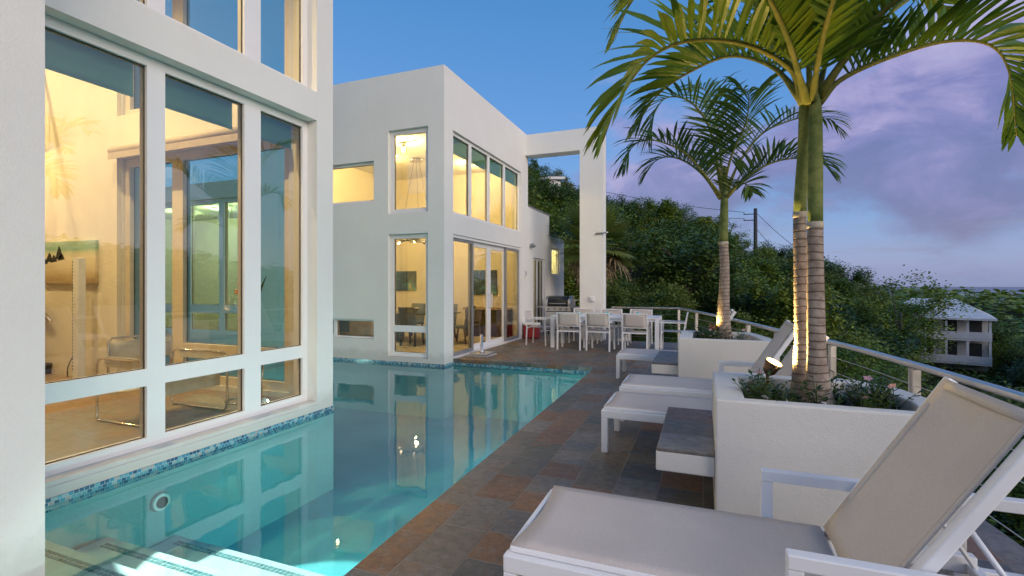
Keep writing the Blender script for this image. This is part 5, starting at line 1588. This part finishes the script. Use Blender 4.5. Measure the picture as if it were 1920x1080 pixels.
def put(k, x, y, z, s, rz=None, dup=True):
    e = tsrc[k]
    o = e[0] if not e[2] else copy_tree(e[0])
    e[2] = True
    place(o, (x, y, z), rnd.uniform(0, 6.28) if rz is None else rz, e[1])
    o['group'] = {'bush': 'bushes on the hillside'}.get(o['category'], 'trees on the hillside')
    f_ = rnd.uniform(.92, 1.08)
    o.scale = (s * f_, s * f_, s)
    placed.append((x, y))
def clear(x, y, d):
    return all((x - a) ** 2 + (y - b) ** 2 > d * d for a, b in placed)
def blocked(x, y):
    if -17 < x < -2.0 and y < 17.6 and y > -4: return True
    if -2.3 < x < 2.6 and y < 15.0: return True
    for hx, hy, hr in HOUSES:
        if (x - hx) ** 2 + (y - hy) ** 2 < hr * hr: return True
        # keep the line of sight to the house partly open
        d = math.hypot(hx, hy)
        t = (x * hx + y * hy) / d
        if hx < 0 and d * .60 < t < d and abs(x * hy - y * hx) / d < 2.0: return True
    return False
tries = 0
while len(placed) < 262 and tries < 9000:
    tries += 1
    az = R(rnd.uniform(-26, 29)); r = 16 + 72 * rnd.random() ** 1.25
    x, y = r * math.sin(az), r * math.cos(az)
    if blocked(x, y): continue
    if not clear(x, y, 1.9 + r * .022): continue
    near = r < 31
    k = rnd.choice([7, 8, 7, 8, 9, 9, 7, 8, 6] if near else [0, 0, 1, 1, 2, 2, 3, 4, 5, 5, 6] if r < 60 else [0, 1, 2, 0, 2, 5])
    s = rnd.uniform(.75, 1.15) * (.95 if near else 1.0)
    a_ = math.degrees(az)
    marg = math.degrees(math.atan2(kinds[k][3] * s * .9, r))
    if 20.2 - marg < a_ < 24.0 + marg and r < 78:      # keep the veranda house in view
        if hill(x, y) + kinds[k][2] * s > 1.3 - .19 * (-.363 * x + .932 * y): k = 8; s = .6
        if hill(x, y) + kinds[k][2] * s > 1.3 - .18 * (-.363 * x + .932 * y): continue
    put(k, x, y, hill(x, y) - .15, s)
# a few trees that stand out on the skyline
for k, az, r, s in ((5, 17.2, 58, 1.7), (0, -9.0, 62, 1.1), (2, -4.5, 66, 1.15), (0, 8.5, 62, 1.2), (2, 1.0, 70, 1.1), (0, -15, 60, 1.2), (5, -18.5, 58, 1.3)):
    x, y = r * math.sin(R(az)), r * math.cos(R(az))
    put(k, x, y, hill(x, y), s)

# far wooded slopes that read as one mass
def woodland():
    rnd = random.Random(9); lv = MB()
    n = 0
    while n < 15000:
        az = rnd.uniform(-42, 125)
        r = rnd.uniform(24, 330) if az < 28 else rnd.uniform(26, 260)
        if az < 28 and r < 84: r = rnd.uniform(84, 330)
        x, y = r * math.sin(R(az)), r * math.cos(R(az))
        z = hill(x, y)
        if z < -36: n += 1; continue
        top = 2.4 + 3.0 * abs(noise.noise(Vector((x * .11, y * .11, 7))))
        cs = 1.0 + r * .004
        for i in range(5):
            q = Vector((x + rnd.gauss(0, 1.3 * cs), y + rnd.gauss(0, 1.3 * cs), z + rnd.uniform(.2, 1) * top))
            b = rnd.uniform(0, 2 * PI); d = Vector((math.cos(b), math.sin(b), rnd.uniform(-.3, .5))).normalized()
            s = d.cross(Vector((rnd.uniform(-.6, .6), rnd.uniform(-.6, .6), 1))).normalized()
            L = rnd.uniform(.7, 1.3) * cs; s = s * L * .33
            lv.add([q - d * L * .5, q + s, q + d * L * .5, q - s], [(0, 1, 2, 3)])
        n += 1
    tag(lv.build('woodland', 'tree_leaf', fix=False), 'distant wooded slopes behind the nearer trees', 'woodland', kind='stuff')
woodland()
# undergrowth between the trees
def undergrowth():
    rnd = random.Random(19); lv = MB()
    for k in range(12000):
        az = R(rnd.uniform(-28, 34)); r = 13.5 + 70 * rnd.random() ** 1.5
        x, y = r * math.sin(az), r * math.cos(az)
        if (-17 < x < -2.1 and y < 17.4) or (-2.3 < x < 2.2 and y < 13.6): continue
        z = hill(x, y)
        for i in range(7):
            q = Vector((x + rnd.gauss(0, .5), y + rnd.gauss(0, .5), z + abs(rnd.gauss(0, .55))))
            b = rnd.uniform(0, 2 * PI); d = Vector((math.cos(b), math.sin(b), rnd.uniform(-.2, .8))).normalized()
            s = d.cross(Vector((rnd.uniform(-.6, .6), rnd.uniform(-.6, .6), 1))).normalized()
            L = rnd.uniform(.10, .20) * (.6 + r * .03); s = s * L * .32
            lv.add([q, q + d * L * .5 + s, q + d * L, q + d * L * .5 - s], [(0, 1, 2, 3)])
    tag(lv.build('undergrowth', 'bush_leaf', fix=False), 'tangled green undergrowth covering the slope', 'undergrowth', kind='stuff')
undergrowth()

# ---- house with two verandas, right
def veranda_house():
    cx, cy = 25.5, 71.5
    t = thing('veranda_house', (cx, cy, -9.5), 'pale two storey house with stacked verandas and a grey hipped roof among the trees', 'house')
    Rm = Matrix.Rotation(R(-20), 3, 'Z')
    def W(x, y, z): v = Rm @ Vector((x, y, 0)); return (cx + v.x, cy + v.y, z + 2.1)
    def bx(m, x0, y0, z0, x1, y1, z1):
        m.add([W(x0, y0, z0), W(x1, y0, z0), W(x1, y1, z0), W(x0, y1, z0), W(x0, y0, z1), W(x1, y0, z1), W(x1, y1, z1), W(x0, y1, z1)],
              [(0, 3, 2, 1), (4, 5, 6, 7), (0, 1, 5, 4), (1, 2, 6, 5), (2, 3, 7, 6), (3, 0, 4, 7)])
    m = MB(); bx(m, -4.6, 1.6, -10.5, 4.4, 9, -4.3); m.build('wall', 'house_white', t)
    for z in (-9.6, -6.9):
        m = MB(); bx(m, -4.8, -.9, z, 4.6, 1.59, z + .22); m.build('floor_slab', 'house_white', t)
        m = MB(); bx(m, -4.8, -.95, z + .225, 4.6, -.87, z + 1.0); m.build('parapet', 'house_white', t)
    for k in range(6):
        x = -4.6 + k * 1.81
        m = MB(); bx(m, x - .11, -.86, -9.37, x + .11, -.64, -6.91); bx(m, x - .11, -.86, -6.67, x + .11, -.64, -4.4); m.build('post', 'house_white', t)
    for k in range(4):
        x = -3.6 + k * 2.1
        for z in (-9.3, -6.6):
            m = MB(); bx(m, x, 1.55, z, x + 1.2, 1.597, z + 1.95); m.build('window', 'dark_void', t)
    m = MB()
    A, B, C_, D = W(-5.2, -1.3, -4.35), W(5.0, -1.3, -4.35), W(5.0, 9.5, -4.35), W(-5.2, 9.5, -4.35)
    E1, E2 = W(-2.4, 4.0, -2.3), W(1.6, 4.0, -2.3)
    A2, B2, C2, D2 = [(p[0], p[1], p[2] - .22) for p in (A, B, C_, D)]
    m.add([A, B, C_, D, E1, E2, A2, B2, C2, D2], [(0, 1, 5, 4), (1, 2, 5), (2, 3, 4, 5), (3, 0, 4), (6, 9, 8, 7), (0, 6, 7, 1), (1, 7, 8, 2), (2, 8, 9, 3), (3, 9, 6, 0)])
    m.build('roof', 'roof_pale', t)
veranda_house()
def far_cottage(cx, cy, z, rot, w_, d_, h_, label, name='cottage', flat=False):
    t = thing(name, (cx, cy, z), label, 'house')
    Rm = Matrix.Rotation(R(rot), 3, 'Z')
    W = lambda x, y, q: (cx + (Rm @ Vector((x, y, 0))).x, cy + (Rm @ Vector((x, y, 0))).y, z + q)
    def bx(x0, y0, z0, x1, y1, z1):
        return MB().add([W(x0, y0, z0), W(x1, y0, z0), W(x1, y1, z0), W(x0, y1, z0), W(x0, y0, z1), W(x1, y0, z1), W(x1, y1, z1), W(x0, y1, z1)],
              [(0, 3, 2, 1), (4, 5, 6, 7), (0, 1, 5, 4), (1, 2, 6, 5), (2, 3, 7, 6), (3, 0, 4, 7)])
    bx(-w_ / 2, -d_ / 2, -1.5, w_ / 2, d_ / 2, h_).build('wall', 'house_white', t)
    for k in range(3):
        x = -w_ * .36 + k * w_ * .27
        bx(x, -d_ / 2 - .04, h_ * .35, x + w_ * .17, -d_ / 2 - .005, h_ * .8).build('window', 'dark_void', t)
    e = .5
    if flat:
        m = MB().add([W(-w_ / 2 - e, -d_ / 2 - 1.2, h_ - .05), W(w_ / 2 + e, -d_ / 2 - 1.2, h_ - .05), W(w_ / 2 + e, d_ / 2 + e, h_ + .8), W(-w_ / 2 - e, d_ / 2 + e, h_ + .8),
                      W(-w_ / 2 - e, -d_ / 2 - 1.2, h_ - .40), W(w_ / 2 + e, -d_ / 2 - 1.2, h_ - .40), W(w_ / 2 + e, d_ / 2 + e, h_ + .45), W(-w_ / 2 - e, d_ / 2 + e, h_ + .45)],
                     [(0, 1, 2, 3), (7, 6, 5, 4), (0, 4, 5, 1), (1, 5, 6, 2), (2, 6, 7, 3), (3, 7, 4, 0)])
        m.build('roof', 'house_white', t)
        for x in (-w_ / 2, w_ / 2): bx(x - .1, -d_ / 2 - 1.1, -1, x + .1, -d_ / 2 - .9, h_ - .38).build('post', 'house_white', t)
    else:
        m = MB().add([W(-w_ / 2 - e, -d_ / 2 - e, h_), W(w_ / 2 + e, -d_ / 2 - e, h_), W(w_ / 2 + e, d_ / 2 + e, h_), W(-w_ / 2 - e, d_ / 2 + e, h_), W(-w_ / 4, 0, h_ + 1.3), W(w_ / 4, 0, h_ + 1.3)],
                     [(0, 1, 5, 4), (1, 2, 5), (2, 3, 4, 5), (3, 0, 4), (3, 2, 1, 0)])
        m.build('roof', 'roof_pale', t)
far_cottage(-21.0, 66.8, 14.0, -14, 3.4, 3.0, 2.2, 'white roofed hillside house seen through the portal, higher and left of its neighbour', flat=True)
far_cottage(-18.2, 69.5, 12.6, -14, 3.0, 3.0, 1.6, 'white roofed hillside house seen through the portal, lower and right of its neighbour', flat=True)
far_cottage(58.7, 151.7, -3.3, -25, 3.8, 3.2, 2.2, 'small pale house with a flat light roof far down the wooded slope', flat=True)
for p, lab in (((34.4, 93.9, -1.5), 'tiny warm light among the far trees over the veranda house roof'), ((60.3, 152.3, -3.2), 'tiny warm light beside the small far house')):
    l = thing('yard_lamp', p, lab, 'lamp')
    MB().lathe(p, [(.001, 0), (.16, .05), (.16, .3), (.001, .35)], 8).build('globe', 'amber_point', l)
    MB().tube([(p[0], p[1], p[2] - 3.5), p], .05, 6).build('pole', 'dark_metal', l)
# ---- utility pole and wires
def pole():
    x, y = 7.2, 80.1; z0 = hill(x, y)
    t = thing('utility_pole', (x, y, z0), 'dark wooden utility pole standing above the trees', 'utility pole')
    MB().tube([(x, y, z0 - 1), (x, y, 12.7)], [.30, .24], 12).build('pole', 'pole_wood', t)
    m = MB()
    for z in (11.9, 11.0): m.bar((x - 1.6, y, z), (x - .1, y, z), .12, .12)
    m.build('crossarm', 'pole_wood', t)
    m = MB()
    for z in (11.96, 11.06):
        m.lathe((x - 1.5, y, z), [(.03, 0), (.09, .05), (.06, .12), (.09, .18), (.02, .24)], 8)
    m.build('insulator', 'grey_frame', t)
    ends = [((x - 1.5, y, 12.2), (-30, 84, 22), 'utility wire rising left from the top crossarm of the pole'), ((x - 1.5, y, 11.3), (-32, 84, 18), 'utility wire rising left from the lower crossarm of the pole'),
            ((x, y, 12.2), (17, 74, 2.5), 'steep utility wire running down right from the pole top'), ((x, y, 9.9), (15, 74, 1.0), 'steep utility wire running down right from below the pole top'),
            ((x - .2, y, 7.9), (-8, 79, 8.6), 'thick utility cable running left from the middle of the pole')]
    for a, b, lab in ends:
        a, b = Vector(a), Vector(b)
        pts = [a.lerp(b, i / 14) - Vector((0, 0, .9 * 4 * (i / 14) * (1 - i / 14))) for i in range(15)]
        tag(MB().tube(pts, .035, 5).build('utility_wire', 'pole_wood'), lab, 'wire', 'wires on the utility pole')
pole()
